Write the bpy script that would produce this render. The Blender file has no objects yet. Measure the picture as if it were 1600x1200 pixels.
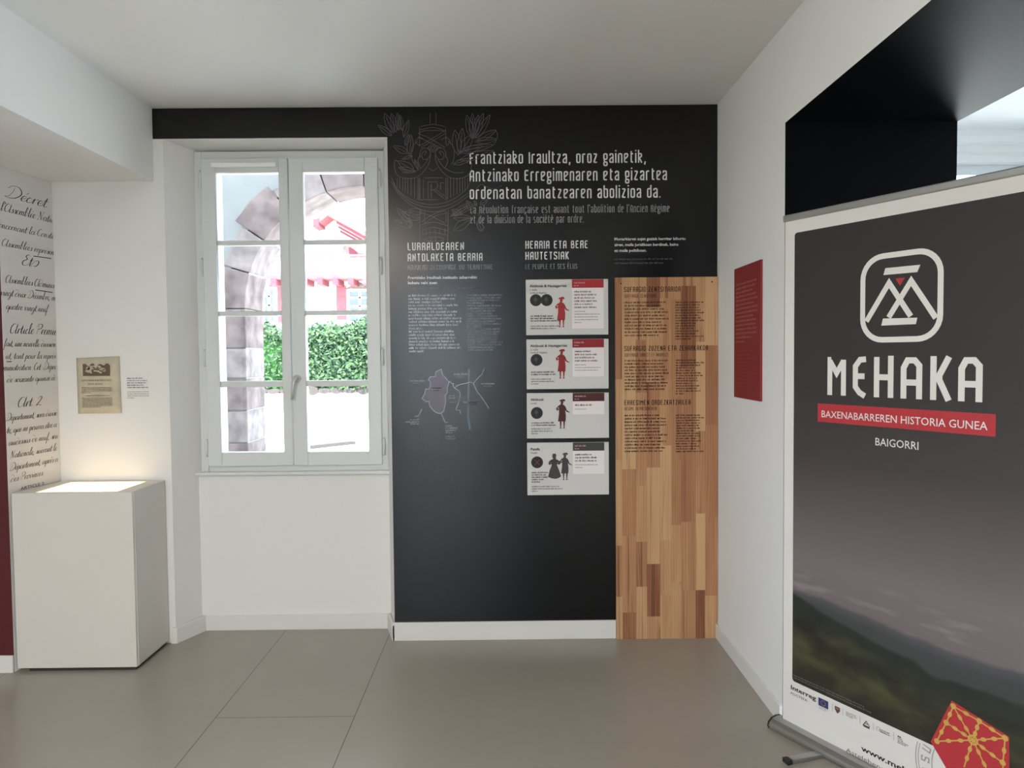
import bpy, bmesh, math, random
from mathutils import Vector, Matrix
random.seed(7)
PI = math.pi
SC = bpy.context.scene
COL = SC.collection

# ------------------------------------------------------------------ camera, sky, sun, exposure
F = 1150.0; EYE = 1.52                        # focal length in photo pixels, eye height
_d = Vector(((793-800)/F, (600-556)/F, -1)).normalized()
_u = Vector((-.0095, 1, 0)); _u = (_u - _d*_u.dot(_d)).normalized()
_x = _d.cross(_u)
ROT = Matrix((_x, _d, _u))
EYEV = Vector((0, 0, EYE))
cam = bpy.data.objects.new('camera', bpy.data.cameras.new('camera')); COL.objects.link(cam)
cam.matrix_world = Matrix.Translation(EYEV) @ ROT.to_4x4()
cam.data.sensor_width = 36; cam.data.lens = 36*F/1600; cam.data.clip_end = 300; cam.data.clip_start = .05
SC.camera = cam

w = bpy.data.worlds.new('sky'); SC.world = w; w.use_nodes = True
bg = w.node_tree.nodes['Background']
bg.inputs[0].default_value = (.66, .84, 1.0, 1); bg.inputs[1].default_value = 3.1

sun = bpy.data.objects.new('sun', bpy.data.lights.new('sun', 'SUN')); COL.objects.link(sun)
sun.data.energy = 9.0; sun.data.angle = .01; sun.data.color = (1, .95, .86)
sun.rotation_euler = Vector((-.28, .5, -.9)).to_track_quat('-Z', 'Y').to_euler()

def area(name, loc, direction, sx, sy, watts, color, portal=False):
    l = bpy.data.lights.new(name, 'AREA'); l.shape = 'RECTANGLE'; l.size = sx; l.size_y = sy
    l.energy = watts; l.color = color
    o = bpy.data.objects.new(name, l); COL.objects.link(o); o.location = loc
    o.rotation_euler = Vector(direction).to_track_quat('-Z', 'Y').to_euler()
    if portal: l.cycles.is_portal = True
    return o
FILL_LAMPS = [(-1.5, -1.5), (-1.45, -.3)]  # unseen lamps added behind the camera as warm fill
for lx, ly in FILL_LAMPS:
    area('fill_lamp_light', (lx, ly, 2.76), (0, 0, -1), .6, .6, 18, (1, .87, .72))
area('window_portal', (-1.19, 4.3, 1.75), (0, -1, 0), 1.0, 1.75, 1, (1, 1, 1), True)
area('window_portal_neighbour', (3.3, 4.6, 1.75), (0, -1, 0), 1.9, 1.7, 1, (1, 1, 1), True)
area('added_portal_left', (-4.2, -.9, 1.6), (1, 0, 0), 2.8, 1.4, 1, (1, 1, 1), True)  # this and the next two portals serve the added windows
area('added_portal_far', (5.4, 1.7, 1.45), (-1, 0, 0), 2.8, 2.2, 1, (1, 1, 1), True)
area('added_portal_rear', (-1.05, -3.10, 1.33), (0, 1, 0), 1.4, 2.5, 1, (1, 1, 1), True)

SC.view_settings.view_transform = 'Standard'; SC.view_settings.look = 'None'
SC.view_settings.exposure = 2.0; SC.view_settings.gamma = 1; SC.view_settings.use_curve_mapping = False

# ------------------------------------------------------------------ measuring: photo pixel -> point on a known plane
def ray(px, py): return ROT @ Vector(((px-800)/F, (600-py)/F, -1))
def at_y(px, py, Y): r = ray(px, py); return EYEV + r*(Y/r.y)
def at_x(px, py, X): r = ray(px, py); return EYEV + r*(X/r.x)
def at_plane(px, py, P0, N): r = ray(px, py); return EYEV + r*((Vector(P0)-EYEV).dot(N)/r.dot(N))
def at_z(px, py, Z): r = ray(px, py); return EYEV + r*((Z-EYE)/r.z)

# ------------------------------------------------------------------ materials
def srgb(c):
    return tuple((v/255/12.92 if v/255 <= .04045 else ((v/255+.055)/1.055)**2.4) for v in c)
MATS = {}
def mat(name, rgb, rough=.6, spec=.5, metal=0, noise=0, nscale=30, bump=0, emit=0, coat=0):
    if name in MATS: return MATS[name]
    m = bpy.data.materials.new(name); m.use_nodes = True; nt = m.node_tree; b = nt.nodes['Principled BSDF']
    c = srgb(rgb) + (1,)
    b.inputs['Base Color'].default_value = c; b.inputs['Roughness'].default_value = rough
    b.inputs['Specular IOR Level'].default_value = spec; b.inputs['Metallic'].default_value = metal
    if coat: b.inputs['Coat Weight'].default_value = coat
    if emit: b.inputs['Emission Color'].default_value = c; b.inputs['Emission Strength'].default_value = emit
    if noise or bump:
        tc = nt.nodes.new('ShaderNodeTexCoord'); n = nt.nodes.new('ShaderNodeTexNoise')
        n.inputs['Scale'].default_value = nscale; n.inputs['Detail'].default_value = 5
        nt.links.new(tc.outputs['Object'], n.inputs['Vector'])
        if noise:
            r = nt.nodes.new('ShaderNodeValToRGB')
            r.color_ramp.elements[0].position = .3; r.color_ramp.elements[1].position = .7
            r.color_ramp.elements[0].color = tuple(v*(1-noise) for v in c[:3]) + (1,)
            r.color_ramp.elements[1].color = tuple(min(1, v*(1+noise)) for v in c[:3]) + (1,)
            nt.links.new(n.outputs['Fac'], r.inputs['Fac']); nt.links.new(r.outputs['Color'], b.inputs['Base Color'])
        if bump:
            bp = nt.nodes.new('ShaderNodeBump'); bp.inputs['Strength'].default_value = bump; bp.inputs['Distance'].default_value = .002
            nt.links.new(n.outputs['Fac'], bp.inputs['Height']); nt.links.new(bp.outputs['Normal'], b.inputs['Normal'])
    MATS[name] = m
    return m

PLASTER = mat('white plaster', (230, 229, 227), .75, .3, bump=.08, nscale=60)
CEIL = mat('ceiling paint', (226, 225, 222), .8, .3, bump=.05, nscale=40)
SKIRT = mat('skirting tile', (224, 222, 218), .45)
BLACKW = mat('black wall paint', (9, 9, 10), .5, .05)
BURG = mat('burgundy wall paint', (86, 30, 34), .6, .35)
GRAPHIC = mat('dark printed vinyl', (9, 9, 12), .25, .42)
WINPAINT = mat('white window paint', (218, 221, 221), .35)
CHROME = mat('brushed steel', (205, 205, 203), .4, metal=.4)
ALU = mat('brushed aluminium', (176, 174, 170), .34, metal=.9)
INKW = mat('white vinyl ink', (216, 216, 218), .25, .42)
INKG = mat('grey vinyl ink', (132, 133, 138), .25, .42)
INKG2 = mat('light grey vinyl ink', (196, 198, 204), .25, .42)
INKM = mat('mid grey vinyl ink', (160, 166, 172), .25, .42)
LINEG = mat('emblem line ink', (84, 81, 86), .25, .42)
INKB = mat('black ink', (30, 26, 24), .6, .3)
WHITEP = mat('white lacquered board', (214, 210, 203), .4)
CARD = mat('light grey card', (212, 210, 207), .5, .35)
CARDW = mat('white card panel', (238, 231, 229), .5, .35)
GLASS = bpy.data.materials.new('window glass'); GLASS.use_nodes = True
_nt = GLASS.node_tree; _nt.nodes.clear()
_o = _nt.nodes.new('ShaderNodeOutputMaterial'); _mx = _nt.nodes.new('ShaderNodeMixShader')
_t = _nt.nodes.new('ShaderNodeBsdfTransparent'); _g = _nt.nodes.new('ShaderNodeBsdfGlossy'); _f = _nt.nodes.new('ShaderNodeFresnel')
_g.inputs['Roughness'].default_value = .02; _f.inputs['IOR'].default_value = 1.35
_nt.links.new(_f.outputs[0], _mx.inputs[0]); _nt.links.new(_t.outputs[0], _mx.inputs[1]); _nt.links.new(_g.outputs[0], _mx.inputs[2])
_nt.links.new(_mx.outputs[0], _o.inputs[0])

def floor_material():
    m = bpy.data.materials.new('taupe floor tiles'); m.use_nodes = True; nt = m.node_tree; b = nt.nodes['Principled BSDF']
    tc = nt.nodes.new('ShaderNodeTexCoord'); sep = nt.nodes.new('ShaderNodeSeparateXYZ'); nt.links.new(tc.outputs['Object'], sep.inputs[0])
    def M(op, a, b_):
        q = nt.nodes.new('ShaderNodeMath'); q.operation = op
        for i, t in enumerate((a, b_)):
            if isinstance(t, (int, float)): q.inputs[i].default_value = t
            else: nt.links.new(t, q.inputs[i])
        return q.outputs[0]
    X, Y = sep.outputs['X'], sep.outputs['Y']
    near = lambda v, c: M('LESS_THAN', M('ABSOLUTE', M('SUBTRACT', v, c), 0), .0016)
    j = M('MAXIMUM', near(X, JX[0]), near(X, JX[1]))
    for c in (JX[0]-1.2, JX[1]+2.4): j = M('MAXIMUM', j, near(X, c))
    inside = M('MULTIPLY', M('GREATER_THAN', X, JX[0]), M('LESS_THAN', X, JX[1]))
    for c in (JY, JY-1.2, JY-2.4): j = M('MAXIMUM', j, M('MULTIPLY', inside, near(Y, c)))
    br = nt.nodes.new('ShaderNodeMix'); br.data_type = 'RGBA'; nt.links.new(j, br.inputs[0])
    br.inputs[6].default_value = srgb((156, 150, 141)) + (1,); br.inputs[7].default_value = srgb((72, 67, 61)) + (1,)
    n = nt.nodes.new('ShaderNodeTexNoise'); n.inputs['Scale'].default_value = 3.5; n.inputs['Detail'].default_value = 6
    nt.links.new(tc.outputs['Object'], n.inputs['Vector'])
    mx = nt.nodes.new('ShaderNodeMix'); mx.data_type = 'RGBA'; mx.blend_type = 'MULTIPLY'; mx.inputs[0].default_value = .35
    r = nt.nodes.new('ShaderNodeValToRGB'); r.color_ramp.elements[0].color = (.8, .78, .76, 1); r.color_ramp.elements[1].color = (1.12, 1.12, 1.12, 1)
    nt.links.new(n.outputs['Fac'], r.inputs[0]); nt.links.new(br.outputs[2], mx.inputs[6]); nt.links.new(r.outputs[0], mx.inputs[7])
    nt.links.new(mx.outputs[2], b.inputs['Base Color'])
    b.inputs['Roughness'].default_value = .3; b.inputs['Specular IOR Level'].default_value = .5
    return m
JX = ((at_z(438, 998, 0).x+at_z(271, 1200, 0).x)/2, (at_z(606, 1002, 0).x+at_z(517, 1200, 0).x)/2); JY = at_z(400, 1121, 0).y   # tile joints
FLOOR = floor_material()

# ------------------------------------------------------------------ mesh helpers
class MB:
    def __init__(s): s.v = []; s.f = []; s.mi = []
    def face(s, pts, mi=0):
        i = len(s.v); s.v += [Vector(p) for p in pts]; s.f.append(tuple(range(i, i+len(pts)))); s.mi.append(mi)
    def box(s, a, b, mi=0, skip=()):
        x0, y0, z0 = (min(a[i], b[i]) for i in range(3)); x1, y1, z1 = (max(a[i], b[i]) for i in range(3))
        i = len(s.v); s.v += [Vector(p) for p in ((x0,y0,z0),(x1,y0,z0),(x1,y1,z0),(x0,y1,z0),(x0,y0,z1),(x1,y0,z1),(x1,y1,z1),(x0,y1,z1))]
        F6 = dict(b=(0,3,2,1), t=(4,5,6,7), f=(0,1,5,4), k=(2,3,7,6), r=(1,2,6,5), l=(3,0,4,7))
        for k, q in F6.items():
            if k not in skip: s.f.append(tuple(i+j for j in q)); s.mi.append(mi[k] if isinstance(mi, dict) and k in mi else (mi.get('*', 0) if isinstance(mi, dict) else mi))
        return s
    def obox(s, o, ex, ey, ez, mi=0):          # oriented box from a corner and three edge vectors
        o, ex, ey, ez = map(Vector, (o, ex, ey, ez)); i = len(s.v)
        s.v += [o, o+ex, o+ex+ey, o+ey, o+ez, o+ex+ez, o+ex+ey+ez, o+ey+ez]
        for q in ((0,3,2,1),(4,5,6,7),(0,1,5,4),(2,3,7,6),(1,2,6,5),(3,0,4,7)): s.f.append(tuple(i+j for j in q)); s.mi.append(mi)
        return s
    def prism(s, pts, vec, mi=0, cap=True):     # polygon swept along vec
        vec = Vector(vec); i = len(s.v); n = len(pts)
        s.v += [Vector(p) for p in pts] + [Vector(p)+vec for p in pts]
        if cap:
            s.f += [tuple(range(i, i+n))[::-1], tuple(range(i+n, i+2*n))]; s.mi += [mi, mi]
        for k in range(n):
            a, b = i+k, i+(k+1) % n; s.f.append((a, b, b+n, a+n)); s.mi.append(mi)
        return s
    def tube(s, pts, r, n=10, mi=0, cap=True):
        pts = [Vector(p) for p in pts]; rs = r if isinstance(r, (list, tuple)) else [r]*len(pts)
        t0 = (pts[1]-pts[0]).normalized(); up = Vector((0,0,1)) if abs(t0.z) < .9 else Vector((1,0,0))
        rings = []
        for k, p in enumerate(pts):
            t = (pts[min(k+1, len(pts)-1)]-pts[max(k-1, 0)]).normalized()
            a = t.cross(up).normalized(); b = a.cross(t)
            i = len(s.v); s.v += [p+(a*math.cos(2*PI*j/n)+b*math.sin(2*PI*j/n))*rs[k] for j in range(n)]; rings.append(i)
        for a, b in zip(rings, rings[1:]):
            for j in range(n): s.f.append((a+j, a+(j+1) % n, b+(j+1) % n, b+j)); s.mi.append(mi)
        if cap:
            s.f.append(tuple(rings[0]+j for j in range(n))[::-1]); s.f.append(tuple(rings[-1]+j for j in range(n))); s.mi += [mi, mi]
        return s
    def build(s, name, mats, parent=None, origin=None, bevel=0, smooth=False):
        if not isinstance(mats, (list, tuple)): mats = [mats]
        base = Vector(parent['_o']) if parent is not None else (Vector(origin) if origin is not None else Vector((0, 0, 0)))
        me = bpy.data.meshes.new(name); me.from_pydata([tuple(v-base) for v in s.v], [], s.f)
        for m in mats: me.materials.append(m)
        if len(mats) > 1:
            for p, k in zip(me.polygons, s.mi): p.material_index = k
        bm = bmesh.new(); bm.from_mesh(me)
        if bevel or smooth: bmesh.ops.remove_doubles(bm, verts=bm.verts, dist=1e-6)
        if not getattr(s, 'flat', False): bmesh.ops.recalc_face_normals(bm, faces=bm.faces)
        bm.to_mesh(me); bm.free()
        if smooth:
            for p in me.polygons: p.use_smooth = True
        o = bpy.data.objects.new(name, me); COL.objects.link(o)
        if parent is not None: o.parent = parent
        else: o.location = base
        o['_o'] = tuple(base)
        if bevel:
            md = o.modifiers.new('edge', 'BEVEL'); md.width = bevel; md.segments = 2; md.limit_method = 'ANGLE'
        return o

def thing(name, label, cat, loc, group=None, kind=None):
    o = bpy.data.objects.new(name, None); COL.objects.link(o); o.location = loc; o['_o'] = tuple(loc)
    o.empty_display_size = .05
    return tag(o, label, cat, group, kind or 'thing')
def tag(o, label=None, cat=None, group=None, kind=None):
    if label: o['label'] = label
    if cat: o['category'] = cat
    if group: o['group'] = group
    if kind: o['kind'] = kind
    return o
def struct(o, label=None): return tag(o, label, None, None, 'structure')

# ---- flat frames: print on a surface is drawn in 2D and laid on it
class Frame:
    def __init__(s, O, U, V, lift=.0006):
        s.O, s.U, s.V = Vector(O), Vector(U).normalized(), Vector(V).normalized(); s.N = s.U.cross(s.V); s.lift = lift
    def p(s, u, v, l=0): return s.O + s.U*u + s.V*v + s.N*(s.lift+l)
class Art:
    """2D print: quads and polygons in frame coordinates, built as one mesh."""
    def __init__(s, fr): s.fr = fr; s.mb = MB(); s.mb.flat = True; s.n = 0
    def poly(s, pts, mi=0, l=0):
        a = sum(pts[i][0]*pts[(i+1) % len(pts)][1]-pts[(i+1) % len(pts)][0]*pts[i][1] for i in range(len(pts)))
        if a < 0: pts = pts[::-1]
        s.mb.face([s.fr.p(u, v, l) for u, v in pts], mi)
    def rect(s, u0, v0, u1, v1, mi=0, l=0): s.poly([(u0, v0), (u1, v0), (u1, v1), (u0, v1)], mi, l)
    def stroke(s, pts, w, mi=0, l=0, closed=False, ws=None):
        s.n += 1; l = l+(s.n % 24)*1.2e-5
        P = [Vector((p[0], p[1])) for p in pts]
        Q = [P[0]]
        for p in P[1:]:
            if (p-Q[-1]).length > 1e-7: Q.append(p)
        P = Q
        if len(P) < 2: return
        n = len(P); L = []; R = []
        for k in range(n):
            if closed: a, b = P[k]-P[k-1], P[(k+1) % n]-P[k]
            else: a = P[k]-P[k-1] if k else P[1]-P[0]; b = P[k+1]-P[k] if k < n-1 else a
            a = a.normalized(); b = b.normalized(); t = a+b
            t = t.normalized() if t.length > 1e-5 else b
            nn = Vector((-t.y, t.x)); c = max(.45, nn.dot(Vector((-b.y, b.x)))); h = (ws[k] if ws else w)/2/c
            L.append(P[k]+nn*h); R.append(P[k]-nn*h)
        for k in range(n if closed else n-1):
            j = (k+1) % n
            s.mb.face([s.fr.p(*R[k], l), s.fr.p(*R[j], l), s.fr.p(*L[j], l), s.fr.p(*L[k], l)], mi)
    def disc(s, u, v, r, mi=0, l=0, n=28, ry=None):
        s.poly([(u+r*math.cos(2*PI*k/n), v+(ry or r)*math.sin(2*PI*k/n)) for k in range(n)], mi, l)
    def build(s, name, mats, parent=None, **k): return s.mb.build(name, mats, parent, **k)

def smooth_path(pts, n=5, closed=False):
    P = [Vector(p) for p in pts]; m = len(P); out = []
    for i in range(m if closed else m-1):
        p1, p2 = P[i], P[(i+1) % m]
        p0 = P[i-1] if (i or closed) else p1; p3 = P[(i+2) % m] if (closed or i+2 < m) else p2
        for k in range(n):
            t = k/n
            out.append(.5*((2*p1)+(p2-p0)*t+(2*p0-5*p1+4*p2-p3)*t*t+(3*p1-p0-3*p2+p3)*t**3))
    if not closed: out.append(P[-1])
    return [(q.x, q.y) for q in out]
def round_corners(pts, r):
    P = [Vector(p) for p in pts]; closed = (P[0]-P[-1]).length < 1e-6 and len(P) > 2
    if closed: P = P[:-1]
    n = len(P); out = []
    for i in range(n):
        if not closed and i in (0, n-1): out.append(P[i]); continue
        a, b = P[i-1]-P[i], P[(i+1) % n]-P[i]; la, lb = a.length, b.length; q = min(r, la*.48, lb*.48)
        A, B = P[i]+a/la*q, P[i]+b/lb*q
        for t in (0, .33, .67, 1): out.append(A*(1-t)**2+P[i]*2*t*(1-t)+B*t*t)
    return [(p.x, p.y) for p in out], closed

# ---- condensed rounded display lettering, drawn as strokes (cap height 15, x-height 13)
G = {}
def _g(ch, w, s): G[ch] = (w, [[tuple(float(c) for c in q.split(',')) for q in p.split()] for p in s.split(';')])
for ch, w, s in [
 ('a', 5, '.3,9.6 .3,12 5,12 5,0;5,7.4 2,6.6 0,4.6 0,1 5,1'), ('b', 5, '0,17 0,1 5,1 5,12 0,12'), ('c', 5, '5,10 5,12 0,12 0,1 5,1 5,3'),
 ('d', 5, '5,17 5,1 0,1 0,12 5,12'), ('e', 5, '4.6,1 0,1 0,12 5,12 5,8.6 .4,5'), ('f', 4, '4.5,16 1.5,16 1.5,0;0,12 4.2,12'),
 ('g', 5, '5,5 5,12 0,12 0,5 5,5;.6,5 .6,1.2 5,1.2 5,-3.4 0,-3.4 0,1'), ('h', 5, '0,17 0,0;0,12 5,12 5,0'), ('i', 0, '0,13 0,0;0,15.2 0,17'),
 ('j', 2, '2,13 2,-3 0,-3;2,15.2 2,17'), ('k', 5, '0,17 0,0;0,12 4.6,12 4.6,8 1,6.6 5,0'), ('l', 0, '0,17 0,0'),
 ('m', 8, '0,0 0,12 8,12 8,0;4,12 4,0'), ('n', 5, '0,0 0,12 5,12 5,0'), ('o', 5, '0,1 0,12 5,12 5,1 0,1'), ('p', 5, '0,-4 0,12 5,12 5,1 0,1'),
 ('q', 5, '5,-4 5,12 0,12 0,1 5,1'), ('r', 3.6, '0,0 0,12 4,12'), ('s', 5, '4.7,12 0,12 0,7.4 5,5.6 5,1 .2,1'), ('t', 4, '1.2,15.5 1.2,1 4.2,1;0,12 4.2,12'),
 ('u', 5, '0,13 0,1 5,1;5,13 5,0'), ('v', 5, '0,13 0,1 5,1 5,13'), ('z', 5, '0,12 4.8,12 0,1 5,1'), ('x', 5, '0,13 5,0;5,13 0,0'), ('y', 5, '0,13 0,1 5,1;5,13 5,-3 0,-3'),
 ('A', 5, '0,0 0,12 1.6,14 5,14 5,0;0,6.5 5,6.5'), ('B', 5, '0,1 0,14 4.4,14 4.4,8 0,7.6;0,7.6 5,7.4 5,1 0,1'), ('C', 5, '5,11.5 5,14 0,14 0,1 5,1 5,3.5'),
 ('D', 5, '0,1 0,14 3.2,14 5,12 5,3 3.2,1 0,1'), ('E', 5, '5,14 0,14 0,1 5,1;0,8 4,8'), ('F', 5, '5,14 0,14 0,0;0,8 4,8'), ('G', 5, '5,11.5 5,14 0,14 0,1 5,1 5,7 3,7'),
 ('H', 5, '0,15 0,0;5,15 5,0;0,7.5 5,7.5'), ('I', 0, '0,15 0,0'), ('K', 5, '0,15 0,0;5,15 1,7.8 5,0'), ('L', 4.4, '0,15 0,1 4.6,1'),
 ('M', 6.4, '0,0 0,14 3.2,8 6.4,14 6.4,0'), ('N', 5, '0,0 0,14 5,1 5,15'), ('O', 5, '0,1 0,14 5,14 5,1 0,1'), ('P', 5, '0,0 0,14 5,14 5,6.5 0,6.5'),
 ('R', 5, '0,0 0,14 5,14 5,9 3.8,7.6 5,6 5,0;0,7.6 3.8,7.6'), ('S', 5, '5,11.5 5,14 0,14 0,8.6 5,6.4 5,1 0,1 0,3.5'), ('T', 5, '0,14 5,14;2.5,14 2.5,0'),
 ('U', 5, '0,15 0,1 5,1 5,15'), ('V', 5, '0,15 0,4 2.5,0 5,4 5,15'), ('Z', 5, '0,14 5,14 0,1 5,1'),
 (',', 1, '1,1.8 .2,-2.4'), ('.', 0, '0,0 0,1.8'), ("'", 0, '0,17 0,13.6'), (' ', 2.2, '')]:
    if s: _g(ch, w, s)
    else: G[ch] = (w, [])
for a, b, y in (('é', 'e', 14.5), ('É', 'E', 17)): G[a] = (5, G[b][1]+[[(2, y), (3.4, y+2.4)]])
G['ç'] = (5, G['c'][1]+[[(2.6, 1), (2.6, -2), (1.6, -3)]])
def display_text(art, text, u0, u1, vbase, cap, weight=2.0, mi=0, gap=2.5, r=1.7):
    """fit a line between u0 and u1, capital height cap"""
    adv = 0; place = []
    for ch in text:
        gl = G[ch]; place.append((adv+weight/2, gl)); adv += gl[0]+weight+gap
    tot = adv-gap; sx = (u1-u0)/tot; sy = cap/15
    for x, gl in place:
        for pl in gl[1]:
            q, closed = round_corners(pl, r)
            art.stroke([(u0+(x+a)*sx, vbase+b*sy) for a, b in q], weight*(sx*.6+sy*.4), mi, closed=closed)

# ---- handwriting, broad-nib strokes (x-height 5)
H = {}
def _h(ch, w, s): H[ch] = (w, [[tuple(float(c) for c in q.split(',')) for q in p.split()] for p in s.split(';')] if s else [])
for ch, w, s in [
 ('a', 4.6, '3.4,4.2 2,5 .3,3 .6,.6 2,.3 3.5,3.5 3.6,4.8 3.3,1 4.2,.2 5.2,1.4'), ('b', 3.8, '0,1 2,8 1.7,11.5 .9,9 .8,.8 2,.1 2.8,2.5 2.3,4.5 3.8,4.2'),
 ('c', 3, '2.6,4.2 1.6,5 .4,3 .7,.5 1.8,.1 3.4,1.5'), ('d', 4.4, '3.4,4.2 2,5 .3,3 .6,.6 2,.2 3.5,2 3.6,6 2,9.5 -.6,10'),
 ('e', 3, '0,1.5 2.2,3 2.4,4.6 1.4,5 .4,3 .8,.4 2,.2 3.4,1.6'), ('f', 3, '0,1 2.2,8 2,11.5 1,8 .6,-4.5 .2,-4 1.2,.5 3.2,1.4'),
 ('g', 4.4, '3.4,4.2 2,5 .3,3 .6,.6 2,.3 3.5,4 3.2,-3 1.6,-5 .8,-3.5 4.6,1'), ('h', 4.2, '0,1 2,8 1.7,11.5 .8,9 .6,0;.7,3 2,5 2.8,4 2.7,.8 3.4,.1 4.4,1.2'),
 ('i', 2.4, '0,1.2 1,4.8 .9,1 1.7,.1 2.7,1.3;1.3,7.6 1.6,8.1'), ('l', 2.5, '0,1 2,8 1.7,11.5 .9,9 .9,1 1.7,.1 2.8,1.3'),
 ('m', 5.9, '0,1 .8,4.8 .7,0;.8,3 2,5 2.7,4 2.6,0;2.7,3 4,5 4.7,4 4.5,.8 5.2,.1 6.2,1.2'), ('n', 4.1, '0,1 .8,4.8 .7,0;.8,3 2,5 2.8,4 2.6,.8 3.4,.1 4.4,1.2'),
 ('o', 3.6, '2,5 .4,3 .8,.3 2.2,.3 2.9,3 1.8,5 3.8,4.4'), ('p', 4, '0,1 .9,4.8 .6,-5;.7,2.5 2,5 3.2,4 3,1 1.6,.1 .8,.8;2.4,.2 4.2,1'),
 ('q', 4.2, '3.4,4.2 2,5 .3,3 .6,.6 2,.3 3.4,3.6 3.4,-5;3.4,-1 4.6,1.4'), ('r', 3, '0,1 .9,4.9 .8,0;.8,2.6 1.8,4.8 3.2,4.6'),
 ('s', 2.8, '0,.8 1.7,5 2.2,2 1.6,.2 .4,.4;1.7,.2 3,1.2'), ('t', 2.6, '0,1.2 1.2,9 1,1 1.8,.1 2.9,1.3;-.3,5.6 2.6,5.8'),
 ('u', 4.5, '0,1 .8,4.8 .8,1 1.6,.1 3,2.5 3.2,4.9 3.1,.8 3.9,.1 4.8,1.2'), ('v', 3.8, '0,4 .8,4.8 1.5,.2 3,3 2.8,4.9 4,4.3'),
 ('x', 3.4, '0,4.4 1,4.8 2.2,.2 3.6,.6;3.2,4.9 0,.1'), ('z', 3.2, '.2,4.6 2.8,4.8 .2,.4 1.6,.8 3.4,.4'), (' ', 2.6, ''), (',', 1.6, '.6,.6 .2,-1.6'), ('.', 1.6, '.2,0 .6,.4'),
 ("'", 1.4, '.8,11 .3,8.6'), ('-', 2.6, '.2,2.6 2.2,3'), ('2', 4.2, '.2,7 1.4,9.6 3.2,8.6 2.6,5 .2,.2 1.8,.8 4,.2'),
 ('A', 6.8, '4.5,9 2,10 0,6 .6,1 2.5,0 5,4 5.6,10 5.3,1 6.2,.1 7.2,1'), ('D', 8, '0,8 1.5,11 5,11 7.5,6 5.5,1 2,-.2 .3,.6 2,1.5 3,6 3,10'),
 ('E', 4.6, '4,9.5 2.5,11 1,9 2.5,6.5 .3,4 .6,.8 2.5,0 4.8,1.8'), ('N', 6.6, '0,0 1,.3 1.4,10.5;1.4,10.5 4.4,.2;4.4,.2 4.8,9.5 6.4,11'),
 ('C', 5, '4.6,9 3,10.8 .6,7 .6,2 2.6,0 5,2'), ('P', 5.2, '1,0 1.4,10;-.5,8 1,11 4.5,10.5 4.6,7 1.6,5'), ('S', 5, '4.6,9.4 3,10.8 1.4,8.6 3.6,4 2.4,.2 0,1'),
 ('T', 6, '0,0 2,1.4 2.4,10;-1,9 1,11 6,10.4'), ('~', 5, '-1,1.4 1.6,6 3.4,6.4 4,3.4 2.4,.4 .8,1.2')]: _h(ch, w, s)
H['é'] = (3, H['e'][1]+[[(1.8, 7), (2.8, 9)]]); H['è'] = (3, H['e'][1]+[[(1.4, 9), (2.2, 7)]]); H['à'] = (4.6, H['a'][1]+[[(1.6, 9), (2.4, 7)]])
def hand_text(art, text, u0, u1, vbase, xh, clip=None, mi=0, w=.9, slant=.28):
    adv = 0; place = []
    for ch in text: place.append((adv, H[ch])); adv += H[ch][0]
    sx = (u1-u0)/adv; sy = xh/5
    for x, gl in place:
        for pl in gl[1]:
            q = smooth_path(pl, 4) if len(pl) > 2 else pl
            q = [(u0+(x+a+b*slant)*sx, vbase+b*sy+random.uniform(-.02, .02)*sy) for a, b in q]
            if clip is not None:
                q = [p for p in q if p[0] <= clip]
                if len(q) < 2: continue
            ws = []
            for k in range(len(q)):
                a = q[max(k-1, 0)]; b = q[min(k+1, len(q)-1)]; L = math.hypot(b[0]-a[0], b[1]-a[1]) or 1
                ws.append(w*sy*(.38+.95*max(0, (a[1]-b[1])/L)))
            art.stroke(q, w*sy, mi, ws=ws)

# ---- plain sans lettering from Blender's built-in face
def sans_text(art, text, u0, vbase, cap, width=None, mi=0, bold=0, slope=0, l=0):
    cu = bpy.data.curves.new('t', 'FONT'); cu.body = text; cu.size = 1; cu.resolution_u = 2; cu.offset = bold
    o = bpy.data.objects.new('t', cu); COL.objects.link(o)
    dg = bpy.context.evaluated_depsgraph_get(); ev = o.evaluated_get(dg); me = ev.to_mesh()
    xs = [v.co.x for v in me.vertices]; x0, x1 = min(xs), max(xs)
    sy = cap/.73; sx = (width/(x1-x0)) if width else sy
    i = len(art.mb.v)
    for v in me.vertices:
        du = (v.co.x-x0)*sx
        art.mb.v.append(art.fr.p(u0+du, vbase+v.co.y*sy+du*slope, l))
    for p in me.polygons: art.mb.f.append(tuple(i+k for k in p.vertices)); art.mb.mi.append(mi)
    ev.to_mesh_clear(); bpy.data.objects.remove(o); bpy.data.curves.remove(cu)
# ---- lines of print too small to read: word-shaped rows of tiny strokes
def fine_lines(art, u0, widths, v0, pitch, xh, mi=0, ink=.62):
    for k, wd in enumerate(widths):
        u = u0; v = v0-k*pitch; end = u0+wd
        while u < end-xh*.5:
            for _ in range(random.randint(2, 9)):
                if u >= end: break
                t = xh*random.choice((1, 1, 1, 1.35)); lw = xh*random.uniform(.45, .7)
                art.rect(u, v, u+lw*ink, v+t, mi)
                if random.random() < .7: art.rect(u, v+random.choice((0, .45, .8))*xh, u+lw, v+random.choice((0, .45, .8))*xh+xh*.22, mi)
                u += lw+xh*.08
            u += xh*.55

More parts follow.
